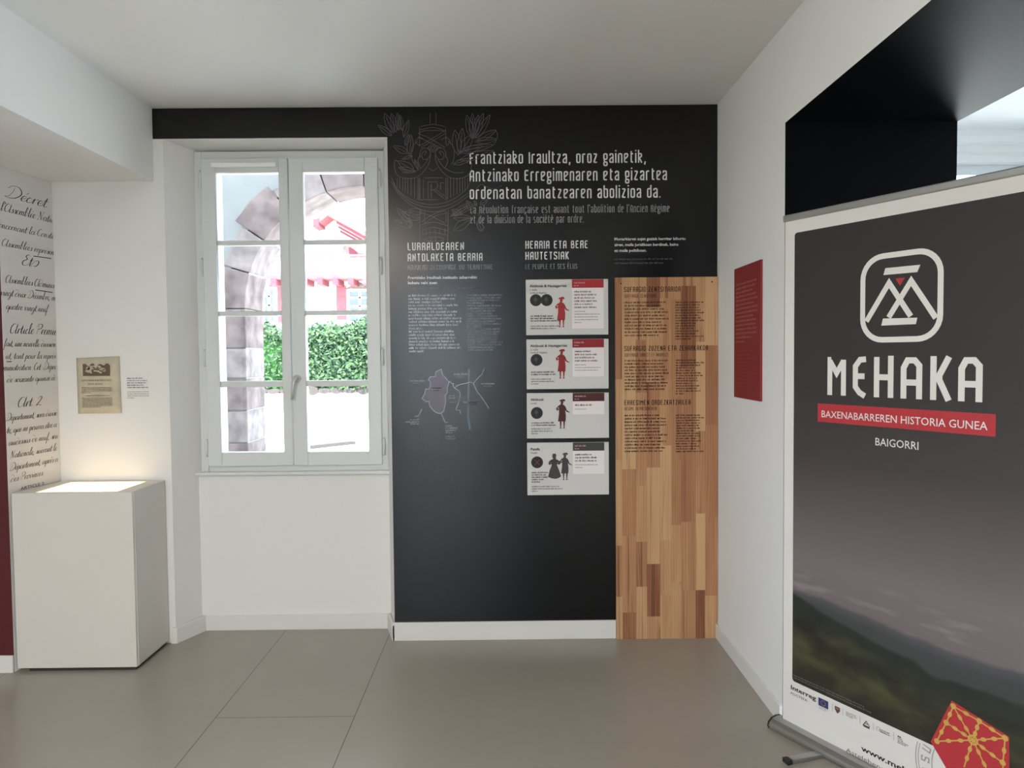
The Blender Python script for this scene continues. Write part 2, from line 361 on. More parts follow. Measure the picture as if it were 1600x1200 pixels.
# ================================================================== THE ROOM
D = 3.90; XR = 1.112; XB = -1.842; XN = -2.42; XNB = -2.377; ZC = 2.825; ZB = 2.45; YP = 3.55
YO = 2.954; XO = 1.798; ZO = 2.435                     # opening in the right wall
XL, XF, YR, YN = -4.0, 5.2, -2.9, 4.46
WX0, WX1, WZ1 = -1.79, -.618, 2.665                   # window recess at the wall face
struct(MB().box((XL-.3, YR-.3, -.25), (XF, 4.5, 0)).build('floor', FLOOR))
struct(MB().box((XL-.3, -6.0, ZC), (XF+3.4, 4.5, 6.6)).build('ceiling', CEIL))  # slab thickened and overhung out of view to keep sun off windows and arcade
wb = MB()
wb.box((XL-.3, D, 0), (WX0, 4.5, ZC)); wb.box((WX0, D, WZ1), (WX1, 4.5, ZC)); wb.box((WX1, D, 0), (XR, 4.5, ZC))
wb.prism([(WX0, D, 0), (-1.715, 4.10, 0), (-1.715, 4.5, 0), (WX0, 4.5, 0)], (0, 0, WZ1))
wb.prism([(WX1, D, 0), (WX1, 4.5, 0), (-.672, 4.5, 0), (-.672, 4.10, 0)], (0, 0, WZ1))
wb.box((-1.775, 4.08, 0), (-.66, 4.5, .878))
struct(wb.build('wall_back', PLASTER))
# left side: niche wall, burgundy wall, beam
wl = MB()
wl.prism([(XL-.3, YP, 0), (XN, YP, 0), (XNB, D, 0), (XL-.3, D, 0)], (0, 0, ZB+.1)); wl.mi[2] = 1; LY0, LY1, LZ0, LZ1 = -2.4, .6, .85, 2.35
wl.box((XL-.3, YR, 0), (XL, LY0, ZB+.1)); wl.box((XL-.3, LY1, 0), (XL, YP, ZB+.1)); wl.box((XL-.3, LY0, 0), (XL, LY1, LZ0)); wl.box((XL-.3, LY0, LZ1), (XL, LY1, ZB+.1))
struct(wl.build('wall_left', [PLASTER, BURG]))
struct(MB().box((XL-.3, YR, ZB), (XB, D, ZC)).build('ceiling_beam', PLASTER))
wr = MB()
wr.box((XR, YO, 0), (XO, 4.5, ZC), {'f': 1, '*': 0})
wr.box((XR, 1.0, ZO), (XO, YO, ZC), {'b': 1, '*': 0})
wr.box((XR, YR, 0), (XO, 1.0, ZC), {'k': 1, '*': 0})
struct(wr.build('wall_right', [PLASTER, BLACKW]))
wk = MB()
RX0, RX1, RZ0, RZ1 = -1.75, -.35, .04, 2.60
wk.box((XL-.3, YR-.3, 0), (RX0, YR, ZC)); wk.box((RX1, YR-.3, 0), (XF, YR, ZC)); wk.box((RX0, YR-.3, RZ1), (RX1, YR, ZC)); wk.box((RX0, YR-.3, 0), (RX1, YR, RZ0))
struct(wk.build('wall_rear', mat('reflection-damping charcoal', (52, 49, 50), .8, .2)))  # unseen wall made dark so the glossy panel reflects less
# room beyond the opening
wn = MB()
NX0, NX1, NZ0, NZ1 = 2.35, 4.3, .9, 2.66
wn.box((XO, YN, 0), (NX0, YN+.3, ZC)); wn.box((NX1, YN, 0), (XF, YN+.3, ZC)); wn.box((NX0, YN, NZ1), (NX1, YN+.3, ZC)); wn.box((NX0, YN, 0), (NX1, YN+.3, NZ0))
FY0, FY1, FZ0, FZ1 = .2, 3.2, .3, 2.6
wn.box((XF, YR, 0), (XF+.3, FY0, ZC)); wn.box((XF, FY1, 0), (XF+.3, YN+.3, ZC)); wn.box((XF, FY0, 0), (XF+.3, FY1, FZ0)); wn.box((XF, FY0, FZ1), (XF+.3, FY1, ZC))
struct(wn.build('wall_far', PLASTER))
cv = MB()
cv.prism([(XO, YN, 2.825), (XO, YN-.09, 2.825), (XO, YN-.085, 2.79), (XO, YN-.06, 2.762), (XO, YN-.03, 2.75), (XO, YN-.03, 2.712), (XO, YN, 2.70)], (XF-XO, 0, 0))
struct(cv.build('trim_1', PLASTER))

# skirting
sk = MB()
sk.box((WX1-.012, D-.012, 0), (.568, D, .099)); sk.prism([(WX1, D-.012, 0), (WX1-.014, D-.012, 0), (-.686, 4.068, 0), (-.672, 4.08, 0), (WX1, D, 0)], (0, 0, .085))
sk.prism([(WX0-.0, D-.0, 0), (-1.71, 4.08, 0), (-1.698, 4.068, 0), (WX0+.012, D-.014, 0), (WX0-.02, D-.014, 0), (WX0-.02, D, 0)], (0, 0, .085))
sk.box((-1.70, 4.068, 0), (-.68, 4.08, .085))
struct(sk.build('baseboard_back', SKIRT, bevel=.002))
struct(MB().box((XR-.012, YO, 0), (XR, D, .078)).build('baseboard_right', SKIRT, bevel=.002))
struct(MB().box((XL, YP-.012, 0), (XN, YP, .085)).build('baseboard_left', SKIRT, bevel=.003))

# ------------------------------------------------------------------ window
YW = 4.10
win = thing('window_1', 'white two-leaf casement window with eight panes beside the dark wall panel', 'window', (-1.19, YW, .88), kind='structure')
def frame_mb(x0, x1, z0, z1, t, y0, y1):
    m = MB(); m.box((x0, y0, z0), (x0+t, y1, z1)); m.box((x1-t, y0, z0), (x1, y1, z1)); m.box((x0+t, y0, z1-t), (x1-t, y1, z1)); m.box((x0+t, y0, z0), (x1-t, y1, z0+t)); return m
frame_mb(-1.715, -.672, .878, 2.655, .043, YW, YW+.08).build('frame', WINPAINT, win, bevel=.003)
MB().box((-1.775, 4.055, .872), (-.66, 4.10, .89)).build('sill', WINPAINT, win, bevel=.004)
ROWS = [(2.536, 2.169), (2.142, 1.781), (1.754, 1.393), (1.360, .996)]
def casement(x0, x1, g0, g1):
    m = MB(); a, b = YW-.018, YW+.035; z0, z1 = .921, 2.614
    m.box((x0, a, z0), (g0, b, z1)); m.box((g1, a, z0), (x1, b, z1)); m.box((g0, a, ROWS[0][0]), (g1, b, z1)); m.box((g0, a, z0), (g1, b, ROWS[3][1]))
    for k in range(3): m.box((g0, a+.006, ROWS[k+1][0]), (g1, b-.006, ROWS[k][1]))
    c = m.build('casement', WINPAINT, win, bevel=.004)
    for t, bo in ROWS:
        MB().box((g0-.004, YW+.004, bo-.004), (g1+.004, YW+.008, t+.004)).build('glass_pane', GLASS, c)
    return c
cL = casement(-1.670, -1.197, -1.593, -1.247)
cR = casement(-1.192, -.703, -1.116, -.776)
v = MB(); v.box((-1.612, YW-.040, 2.562), (-1.252, YW-.018, 2.590)); tag(v.build('trickle_vent', mat('vent plastic', (244, 245, 245), .3), cL, bevel=.009), 'white plastic ventilation bar')
h = MB(); h.tube([(-1.166, YW-.017, 1.405), (-1.166, YW-.028, 1.405)], .021, 20)
h.tube([(-1.166, YW-.026, 1.405), (-1.166, YW-.055, 1.405), (-1.170, YW-.062, 1.395), (-1.182, YW-.062, 1.34), (-1.185, YW-.060, 1.290)], [.010, .009, .009, .0085, .007], 12)
tag(h.build('handle', CHROME, cR, smooth=True), 'chrome lever handle')
for x in (-1.678, -.694):
    for z in (2.50, 2.02, 1.52, 1.02):
        hm = MB(); hm.tube([(x, YW-.012, z-.045), (x, YW-.012, z+.045)], .008, 10); hm.tube([(x, YW-.012, z+.045), (x, YW-.012, z+.055)], .005, 8)
        hm.build('hinge', WINPAINT, win, smooth=True)
# far-room window, then unseen rear and side windows added as light sources
def simple_window(name, x0, x1, z0, z1, y, label):
    wv = thing(name, label, 'window', ((x0+x1)/2, y, z0), kind='structure')
    m = frame_mb(x0, x1, z0, z1, .06, y, y+.07); m.box(((x0+x1)/2-.04, y, z0), ((x0+x1)/2+.04, y+.07, z1)); m.build('frame', WINPAINT, wv, bevel=.003)
    MB().box((x0+.05, y+.03, z0+.05), (x1-.05, y+.034, z1-.05)).build('glass_pane', GLASS, wv)
simple_window('window_2', NX0, NX1, NZ0, NZ1, YN+.08, 'bright window of the room beyond the black opening')
simple_window('added_window_3', RX0, RX1, RZ0, RZ1, YR-.16, 'tall glazed window added out of view in the rear wall for light')
def side_window(name, y0, y1, z0, z1, x, label):
    wv = thing(name, label, 'window', (x, (y0+y1)/2, z0), kind='structure'); m = MB()
    for a, b in (((y0, z0), (y0+.06, z1)), ((y1-.06, z0), (y1, z1)), ((y0, z1-.06), (y1, z1)), ((y0, z0), (y1, z0+.06)), (((y0+y1)/2-.04, z0), ((y0+y1)/2+.04, z1))): m.box((x, a[0], a[1]), (x+.07, b[0], b[1]))
    m.build('frame', WINPAINT, wv); MB().box((x+.03, y0+.05, z0+.05), (x+.034, y1-.05, z1-.05)).build('glass_pane', GLASS, wv)
side_window('added_window_4', LY0, LY1, LZ0, LZ1, XL-.18, 'wide window added out of view in the left wall for light')
side_window('added_window_5', FY0, FY1, FZ0, FZ1, XF+.10, 'wide window added out of view beyond the opening for light')
for lx, ly in FILL_LAMPS:
    t = MB(); t.box((lx-.33, ly-.33, 2.775), (lx+.33, ly+.33, ZC)); struct(t.build('added_lamp_box', WHITEP, bevel=.004))  # housings for the added fill lamps

# ================================================================== OUTSIDE
STONE = mat('pinkish grey sandstone', (106, 92, 90), .9, .2, noise=.42, nscale=7, bump=.5)  # arcade stone and render darkened in place of a loggia roof's shade
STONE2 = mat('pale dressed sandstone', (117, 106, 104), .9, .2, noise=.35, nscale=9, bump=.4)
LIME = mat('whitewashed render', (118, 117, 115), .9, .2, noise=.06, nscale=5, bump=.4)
MORTAR = mat('lime mortar', (134, 129, 127), .95, .1)
struct(MB().box((-60, 4.5, -.25), (60, 120, -.02)).build('ground', mat('pale street paving', (205, 202, 196), .9, .2, noise=.06, nscale=2)))
struct(MB().box((-60, -60, -.25), (60, YR-.3, -.02)).build('ground_rear', mat('grey courtyard gravel', (150, 146, 138), .9, .2)))
AY0, AY1, ACX, ACZ, AR = 5.90, 6.34, -1.128, 1.915, .962
# whitewashed arcade wall around the arch
aw = MB(); N = 40; RO = 1.17
def arc(r, k, n=N): a = PI*k/n; return ACX-r*math.cos(a), ACZ+r*math.sin(a)
for k in range(N):
    x0, z0 = arc(RO-.05, k); x1, z1 = arc(RO-.05, k+1)
    aw.prism([(x0, AY0+.012, z0), (x1, AY0+.012, z1), (x1, AY0+.012, 3.5), (x0, AY0+.012, 3.5)], (0, AY1-AY0-.024, 0))
aw.box((-6, AY0+.012, -.02), (ACX-RO+.05, AY1-.012, 3.5)); aw.box((ACX+RO-.05, AY0+.012, -.02), (1.4, AY1-.012, 3.5))
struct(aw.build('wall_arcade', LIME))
arch = thing('stone_arch', 'round arch of pinkish sandstone blocks seen through the window', 'arch', (ACX, AY0, 0), kind='structure')
am = MB(); cuts = [0, 17, 34, 52, 72, 90, 108, 126, 145, 163, 180]; outs = [.25, .215, .275, .22, .205, .215, .20, .28, .22, .25]
for k in range(len(cuts)-1):
    a0, a1 = cuts[k]+.25, cuts[k+1]-.25; pts = []
    for j in range(7):
        a = math.radians(a0+(a1-a0)*j/6); pts.append((ACX-AR*math.cos(a), AY0, ACZ+AR*math.sin(a)))
    for j in range(6, -1, -1):
        a = math.radians(a0+(a1-a0)*j/6); r = AR+outs[k]+random.uniform(-.006, .006); pts.append((ACX-r*math.cos(a), AY0, ACZ+r*math.sin(a)))
    am.prism(pts, (0, AY1-AY0, 0), k % 2)
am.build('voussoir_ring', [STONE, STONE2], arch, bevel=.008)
for s in (-1, 1):
    pm = MB(); hs = [0, .30, .52, .84, 1.10, 1.36, 1.60, ACZ]
    for k in range(len(hs)-1):
        wd = .25+random.choice((-.03, 0, .04)); xa = ACX+s*AR; xb = ACX+s*(AR+wd)
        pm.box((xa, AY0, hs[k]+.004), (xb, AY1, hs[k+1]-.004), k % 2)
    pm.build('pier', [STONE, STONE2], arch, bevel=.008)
    MB().box((ACX+s*(AR+.006), AY0+.015, 0), (ACX+s*(AR+.2), AY1-.015, ACZ)).build('mortar_core', MORTAR, arch)

RED = mat('red painted timber', (138, 62, 68), .6, .3); REDD = mat('dark red timber', (104, 44, 54), .7, .3)
HWALL = mat('white house render', (236, 238, 236), .9, .2)
HGLASS = mat('house window glass', (64, 72, 80), .15, .6)
YH = 30
def hz(px, py, Y=YH): p = at_y(px, py, Y); return p
house = thing('house', 'white house with red timber roof edge, balcony and shutters behind the hedge', 'house', (hz(560, 600).x, YH, 0))
b = MB(); P = [hz(x, y) for x, y in ((300, 700), (760, 700), (760, 470), (513, 334), (488, 349), (300, 352))]
b.prism([(p.x, YH, max(p.z, -.02) if i > 1 else -.02) for i, p in enumerate(P)], (0, 8, 0)); b.build('wall', HWALL, house)
r = MB(); YE = YH-1.0
A, B, C_ = at_y(489, 346, YE), at_y(512, 328, YE), at_y(760, 466, YE)
for p, q in ((A, B), (B, C_)):
    r.prism([p, q, q-Vector((0, 0, .22)), p-Vector((0, 0, .22))], (0, 10, 0))
rf = r.build('roof', RED, house)
for k in range(3):
    t = MB(); o = Vector((0, .1+.3*k, -.24-.12*k)); q = C_-B
    t.prism([B+o+q*.05, B+o+q, B+o+q-Vector((0, 0, .09)), B+o+q*.05-Vector((0, 0, .09))], (0, .12, 0)); t.build('rafter', REDD, rf)
t = MB(); q = at_y(494, 345, YE-.05); t.box(q-Vector((.12, 0, .18)), q+Vector((.1, 1, .08))); t.build('rafter', REDD, rf)
YBk = 29.0
bal = MB(); p0, p1 = at_y(412, 436, YBk), at_y(700, 436, YBk); zt = at_y(500, 399, YBk).z; zb = at_y(500, 427, YBk).z
bal.box((p0.x, YBk, zb-.22), (p1.x, YH, zb-.05)); bal = bal.build('balcony', RED, house)
rl = MB(); rl.box((p0.x, YBk, zt-.05), (p1.x, YBk+.07, zt+.03)); rl.box((p0.x, YBk, zb), (p1.x, YBk+.07, zb+.06)); rl.build('rail', RED, bal)
bs = MB(); n = int((p1.x-p0.x)/.145)
for k in range(n):
    x = p0.x+k*.145; ww = .09 if k % 9 == 0 else .045
    bs.box((x, YBk+.01, zb), (x+ww, YBk+.05, zt))
bs.build('balustrade', RED, bal)
for k in range(8):
    x = at_y(424+24*k, 440, YBk).x
    MB().box((x, YBk-.1, zb-.45), (x+.22, YH, zb-.2)).build('joist', REDD, bal)
def house_window(x0, x1, y0, y1, cols, rows):
    a, c = hz(x0, y0), hz(x1, y1)
    f = frame_mb(a.x, c.x, c.z, a.z, .09, YH-.06, YH+.05)
    for k in range(1, cols): x = a.x+(c.x-a.x)*k/cols; f.box((x-.05, YH-.05, c.z), (x+.05, YH+.04, a.z))
    for k in range(1, rows): z = c.z+(a.z-c.z)*k/rows; f.box((a.x, YH-.05, z-.035), (c.x, YH+.04, z+.035))
    f = f.build('window', mat('house window paint', (238, 242, 244), .5), house)
    MB().box((a.x+.05, YH-.02, c.z+.05), (c.x-.05, YH+.02, a.z-.05)).build('pane', HGLASS, f)
    s_ = MB(); s_.prism([(a.x-.1, YH-.03, a.z), (a.x+.2, YH-.03, a.z+.18), ((a.x+c.x)/2, YH-.03, a.z+.28), (c.x-.2, YH-.03, a.z+.18), (c.x+.1, YH-.03, a.z)], (0, .06, 0)); s_.build('stone_lintel', STONE, house)
house_window(543, 582, 452, 505, 2, 4); house_window(410, 432, 449, 505, 2, 4)
for x0, x1, y0, y1 in ((526, 542, 447, 500), (434, 449, 446, 505)):
    a, c = hz(x0, y0), hz(x1, y1); s_ = MB(); s_.box((a.x, YH-.1, c.z), (c.x, YH-.03, a.z))
    for z in (.25, .6, .9): s_.box((a.x+.02, YH-.12, c.z+(a.z-c.z)*z), (c.x-.02, YH-.1, c.z+(a.z-c.z)*z+.08))
    s_.build('shutter', RED, house)
a, c = hz(536, 385), hz(568, 402); MB().box((a.x, YH-.05, c.z), (c.x, YH+.05, a.z+.1)).build('attic_surround', STONE2, house)
a, c = hz(546, 387), hz(558, 402); MB().box((a.x, YH-.09, c.z), (c.x, YH, a.z)).build('attic_shutter', REDD, house)

# hedge on the street wall
YG = 13.0
g0, g1 = at_y(380, 607, YG), at_y(640, 607, YG); zt = at_y(500, 512, YG).z
hedge = MB(); rnd = random.Random(3)
def hedge_top(x): return zt + .12*math.sin(x*2.1)+.06*math.sin(x*5.3+1)
for k in range(15000):
    x = rnd.uniform(g0.x, g1.x); tp = hedge_top(x); face = rnd.random()
    if face < .72: y = YG+.1+rnd.gauss(0, .06)+.12*math.sin(x*3+2*math.sin(x)); z = rnd.uniform(.95, tp)
    else: y = rnd.uniform(YG+.06, YG+.9); z = tp+rnd.gauss(0, .06)
    L = rnd.uniform(.026, .055); d1 = Vector((rnd.gauss(0, 1), rnd.gauss(0, .6), rnd.gauss(-.4, .7))).normalized(); d2 = d1.cross(Vector((rnd.gauss(0, .4), -1, rnd.gauss(.5, .5)))).normalized()
    c = Vector((x, y, z)); hedge.face([c-d1*L, c+d2*L*.5, c+d1*L, c-d2*L*.5], 0 if rnd.random() < .6 else 1)
hedge.flat = True
hd = thing('hedge', 'leafy green hedge on the low street wall, seen through the window', 'hedge', (g0.x+1.5, YG+.5, .93))
tag(hedge.build('leaves', [mat('bright hedge leaf', (50, 76, 44), .6, .3), mat('deep hedge leaf', (32, 56, 38), .6, .3)], hd), kind='stuff')
hb = MB(); n = 24
for k in range(n):
    xa, xb = g0.x+(g1.x-g0.x)*k/n, g0.x+(g1.x-g0.x)*(k+1)/n
    hb.box((xa, YG+.16, .91), (xb, YG+.85, min(hedge_top(xa), hedge_top(xb))-.1))
hb.build('inner_growth', mat('green hedge twigs', (44, 84, 40), .9, .1), hd)  # one even green for the core behind the leaves
sw = MB(); sw.box((g0.x-2, YG, -.02), (g1.x+3, YG+1, .90)); struct(sw.build('wall_street', mat('sunlit render wall', (232, 228, 220), .9, .2, noise=.05, nscale=4, bump=.4)))
rs = MB(); x = g0.x
while x < g1.x:
    wd = rnd.uniform(.16, .34); hh = rnd.uniform(.07, .13); n = 9
    rs.prism([(x+wd/2+wd/2*math.cos(2*PI*k/n), YG-.03, .93+hh*.6*math.sin(2*PI*k/n)) for k in range(n)], (0, .25, 0)); x += wd*.97
struct(rs.build('trim_2', mat('rough coping stones', (62, 58, 58), .9, .2, noise=.2, nscale=8)))
kb = MB(); q0, q1 = at_z(470, 702, 0), at_z(640, 683, 0)
kb.obox((q0.x, q0.y, -.02), (q1.x-q0.x, q1.y-q0.y, 0), (0, .25, 0), (0, 0, .06)); struct(kb.build('kerb', mat('grey kerb stone', (52, 52, 54), .9, .2)))

# ================================================================== DISPLAY PLINTH IN THE NICHE
pl = thing('display_plinth', 'white box plinth with a lit glass top standing in the niche', 'display case', (-2.11, 3.72, 0))
px0, px1, py0, py1, pz = XNB+.003, -1.824, YP, D-.004, .878; pxf = -2.405
m = MB(); m.box((pxf, py0, .018), (px1, py0+.02, pz)); m.box((px0, py1-.02, .018), (px1, py1, pz)); m.prism([(pxf, py0+.02, .018), (pxf+.02, py0+.02, .018), (px0+.02, py1-.02, .018), (px0, py1-.02, .018)], (0, 0, pz-.018)); m.box((px1-.02, py0+.02, .018), (px1, py1-.02, pz))
m.build('body', WHITEP, pl, bevel=.0015)
MB().box((px0+.02, py0+.012, 0), (px1-.012, py1-.012, .018)).build('recessed_foot', mat('dark plinth foot', (52, 48, 44), .8), pl)
bx0, bx1, by0, by1 = -2.305, -1.905, py0+.02, py1-.028
m = MB(); m.prism([(pxf+.02, py0+.02, pz-.02), (bx0, py0+.02, pz-.02), (bx0, py1-.02, pz-.02), (px0+.02, py1-.02, pz-.02)], (0, 0, .02)); m.box((bx1, py0+.02, pz-.02), (px1-.02, py1-.02, pz)); m.box((bx0, by1, pz-.02), (bx1, py1-.02, pz))
m.build('top_rim', WHITEP, pl)
LED = mat('warm light panel', (255, 230, 190), .4, emit=.42)
tag(MB().box((bx0, by0, pz-.02), (bx1, by1, pz-.003)).build('light_panel', LED, pl), 'glowing warm white light panel')

# framed document and its caption on the niche's end wall
doc = thing('printed_document', 'aged cream printed decree sheet with an engraving, on the niche wall', 'document', (-2.16, D, 1.23))
dF = Frame((0, D-.004, 0), (1, 0, 0), (0, 0, 1), lift=.0005)
dc = [at_y(x, y, D-.004) for x, y in ((122, 646.5), (190, 645), (186.5, 556.5), (119, 559.5))]
m = MB(); n = 8
g = [[None]*(n+1) for _ in range(n+1)]
for i in range(n+1):
    for j in range(n+1):
        a, b_ = i/n, j/n; p = (dc[0]*(1-a)+dc[1]*a)*(1-b_)+(dc[3]*(1-a)+dc[2]*a)*b_
        p = Vector(p); p.y = D-.0035-.004*max(0, 1-b_*3)*a; g[i][j] = p
for i in range(n):
    for j in range(n): m.face([g[i][j], g[i+1][j], g[i+1][j+1], g[i][j+1]])
m.flat = True
sh = m.build('sheet', mat('aged paper', (198, 189, 168), .8, .2, noise=.1, nscale=14), doc, smooth=True)
md = sh.modifiers.new('thick', 'SOLIDIFY'); md.thickness = .002; md.offset = -1
BROWN = mat('faded brown ink', (104, 90, 74), .8, .2); BROWN2 = mat('pale brown ink', (132, 116, 94), .8, .2)
def dp(px, py): p = at_y(px, py, D); return p.x, p.z
eF = Frame((0, D-.0075, 0), (1, 0, 0), (0, 0, 1))
e = Art(eF); e0 = dp(131, 587.5); e1 = dp(172.5, 569.5)
top = [(e0[0]+(e1[0]-e0[0])*k/20, e1[1]+.006*math.sin(k*1.1)+random.uniform(-.004, .004)) for k in range(21)]
e.poly([e0, (e1[0], e0[1])]+top[::-1], 0)
for cx, cy, rr in ((.22, .5, .013), (.2, .68, .009), (.32, .72, .012), (.48, .8, .012), (.62, .75, .010), (.72, .6, .011), (.8, .5, .008), (.46, .45, .007), (.58, .4, .006), (.66, .3, .006), (.3, .3, .005)):
    u, v_ = e0[0]+(e1[0]-e0[0])*cx, e0[1]+(e1[1]-e0[1])*cy
    e.poly([(u+rr*1.5*math.cos(2*PI*k/11)*random.uniform(.6, 1.1), v_+rr*math.sin(2*PI*k/11)*random.uniform(.6, 1.1)) for k in range(11)], 1, .0003)
e.build('engraving', [BROWN, mat('paper highlight', (192, 182, 160), .8, .2)], doc)
e = Art(eF)
u, v_ = dp(129, 596); sans_text(e, 'LETTRES PATENTES', u, v_, .010, dp(174, 596)[0]-u, bold=.0)
u, v_ = dp(139, 601.3); sans_text(e, 'DU ROI', u, v_, .009, dp(161, 601)[0]-u)
u, v_ = dp(129, 606.5); W = dp(176, 606)[0]-u
fine_lines(e, u, [W, W, W, W*.3], v_, .0085, .004); fine_lines(e, u+.02, [W-.03], v_-.042, .0085, .004); fine_lines(e, u, [W]*6+[W*.6], v_-.055, .0078, .0036)
e.build('print_lettering', BROWN2, doc)
cap = Art(Frame((0, D, 0), (1, 0, 0), (0, 0, 1)))
u, v_ = dp(198.5, 592); W = dp(232, 592)[0]-u
fine_lines(cap, u, [W*.78, W, W*.9, W*.78, W*.97], v_, .0122, .0052); fine_lines(cap, u, [W*.96, W, W, W*.3], v_-.071, .0108, .0042, 1)
cap = cap.build('wall_caption', [mat('dark grey caption ink', (70, 62, 56), .8), mat('grey caption ink', (132, 122, 112), .8)], origin=(u, D, v_))
tag(cap, 'small block of dark caption text on the wall right of the old document', 'caption')

# handwriting panel on the niche's side wall
hp = thing('handwritten_mural', 'white mural of black handwritten decree text on the niche side wall', 'wall mural', (XN, 3.72, 0))
HU = Vector((XNB-XN, D-YP, 0)).normalized(); HN = Vector((HU.y, -HU.x, 0)); HP0 = Vector((XN, YP, 0)) + HN*.0005; HL = math.hypot(XNB-XN, D-YP)
m = MB(); m.obox(HP0+HU*.002+Vector((0, 0, .88)), HU*(HL-.004), HN*.0015, Vector((0, 0, ZB-.002-.88))); m.build('backing', mat('mural paper', (216, 212, 208), .75, .2), hp)
hF = Frame(HP0+HN*.0015, HU, (0, 0, 1)); hF.N = HN
hw = Art(hF)
def hpx(px, py): p = at_plane(px, py, hF.O, HN); return min((p-hF.O).dot(HU), HL+.01), p.z
HAND = [  # text, left pixel, right pixel (line may run past the corner), baseline pixel at left and right
 ('Décret', 6, 72, 309, 322, 1.35), ("l'Assemblée Natio", 0, 84, 326, 351, 1), ('concernant la Constit', -8, 86, 352, 376, .85), ('Assemblées représent', 2, 88, 383, 400, .85),
 ('Et~', 33, 60, 412, 420, 1.25), ('Assemblées Adminis', 8, 84, 443, 449, .9), ('vingt deux Décembre, m', 0, 86, 461, 470, .85), ('quatre vingt neuf.', 9, 76, 485, 486, .85),
 ('Article Premie', 15, 88, 520, 524, 1.15), ('fait, une nouvelle division', 6, 86, 540, 543, .8), ('ut, tant pour la représ', 8, 86, 560, 561, .8), ('ministration. Cet. Dépa', 4, 86, 579, 577, .8),
 ('de soixante quinze à', 10, 85, 597, 595, .8), ('Art. 2.', 27, 66, 636, 633, 1.15), ('Département, sera divisé', 8, 88, 657, 650, .8), ('te, que ne pourra être a', 10, 88, 676, 668, .8),
 ('audessus de neuf, seu', 13, 90, 695, 686, .8), ('Nationale, suivant le', 15, 88, 716, 704, .8), ('Département, après a', 14, 90, 736, 721, .8), ('des Provinces.', 16, 68, 754, 742, .8)]
H['ê'] = H['é']
for txt, xa, xb, ya, yb, sc in HAND:
    a, c = hpx(max(xa, -30), ya), hpx(xb, yb)
    hand_text(hw, txt, a[0], c[0], (a[1]+c[1])/2, .0205*sc, clip=HL-.004, w=.8)
for x0, y0, x1, y1 in ((52, 400, 80, 404), (55, 453, 82, 457), (10, 565, 18, 565)):
    a, c = hpx(x0, y0), hpx(x1, y1); hw.stroke([a, c], .004)
a, c = hpx(32, 766), hpx(70, 751); sans_text(hw, 'ARTICLE 2.', a[0], a[1], .016, c[0]-a[0])
hw.build('handwriting', mat('black calligraphy ink', (38, 32, 30), .7, .2), hp)

# ================================================================== DARK GRAPHIC WALL PANEL
gp = thing('exhibition_panel', 'large dark printed exhibition panel with white lettering, wrapping the window top', 'exhibition panel', (.2, D, .1))
GY = D-.0035
m = MB()
pts = [(WX0-.05, 2.668), (WX1, 2.668), (WX1, .099), (.569, .099), (.569, 1.927), (XR-.001, 1.927), (XR-.001, ZC-.001), (WX0-.05, ZC-.001)]
m.prism([(x, GY, z) for x, z in pts], (0, .003, 0)); m.build('panel', GRAPHIC, gp)
gF = Frame((0, GY, 0), (1, 0, 0), (0, 0, 1))
def gq(px, py): p = at_y(px, py, GY); return p.x, p.z
def line_at(art, text, xa, xb, yb_left, yb_right, cap_px, weight=2.0, gap=2.5, mi=0):
    a, c = gq(xa, yb_left), gq(xb, yb_right)
    display_text(art, text, a[0], c[0], (a[1]+c[1])/2, cap_px*D/F, weight, mi, gap)
t = Art(gF)
line_at(t, 'Frantziako Iraultza, oroz gainetik,', 734, 1009, 257, 253.5, 17.2)
line_at(t, 'Antzinako Erregimenaren eta gizartea', 734, 1042, 284.5, 280.5, 17.2)
line_at(t, 'ordenatan banatzearen abolizioa da.', 734, 1032, 311.5, 308.5, 17.2)
t.build('title_lettering', INKW, gp)
t = Art(gF)
line_at(t, "La Révolution française est avant tout l'abolition de l'Ancien Régime", 735, 1046, 334, 331, 11)
line_at(t, 'et de la division de la société par ordre.', 735, 912, 349.5, 347.5, 11)
t.build('subtitle_lettering', INKG, gp)
t = Art(gF); line_at(t, 'NOUVEAU DÉCOUPAGE DU TERRITOIRE', 637, 770, 422, 420.5, 7.6, 1.7); t.build('subheading_lettering', INKG, gp)
t = Art(gF); line_at(t, 'LE PEUPLE ET SES ÉLUS', 821, 902, 421, 419.5, 8, 1.7); t.build('subheading_lettering', INKG, gp)
t = Art(gF)
line_at(t, 'LURRALDEAREN', 637, 725, 391.5, 390.5, 12, 2.1); line_at(t, 'ANTOLAKETA BERRIA', 637, 754, 408.8, 407, 12, 2.1)
t.build('heading_lettering', INKW, gp); t = Art(gF)
line_at(t, 'HERRIA ETA BERE', 821, 919, 389, 387.5, 12, 2.1); line_at(t, 'HAUTETSIAK', 821, 889, 406, 405, 12, 2.1)
t.build('heading_lettering', INKW, gp)
PX = D/F
t = Art(gF)
def ssans(art, txt, xa, ya, xb, cap, bold=.015, mi=0):
    a, c = gq(xa, ya), gq(xb, ya); sans_text(art, txt, a[0], a[1], cap*PX, c[0]-a[0], mi, bold, slope=-.002)
ssans(t, 'Frantziako Iraultzak instituzio zaharrekin', 637.5, 436, 745, 4.6); ssans(t, 'bukatu nahi zuen', 637.5, 444, 683, 4.6)
t.build('lead_lettering', INKW, gp); t = Art(gF)
ssans(t, 'Monarkiaren sujet guziak herritar bihurtu', 960, 375.5, 1071, 4.4); ssans(t, 'ziren, maila juridikoan berdinak, baina', 960, 384.5, 1060, 4.4); ssans(t, 'ez maila politikoan.', 960, 393.5, 1010, 4.4)
t.build('lead_lettering', INKW, gp)
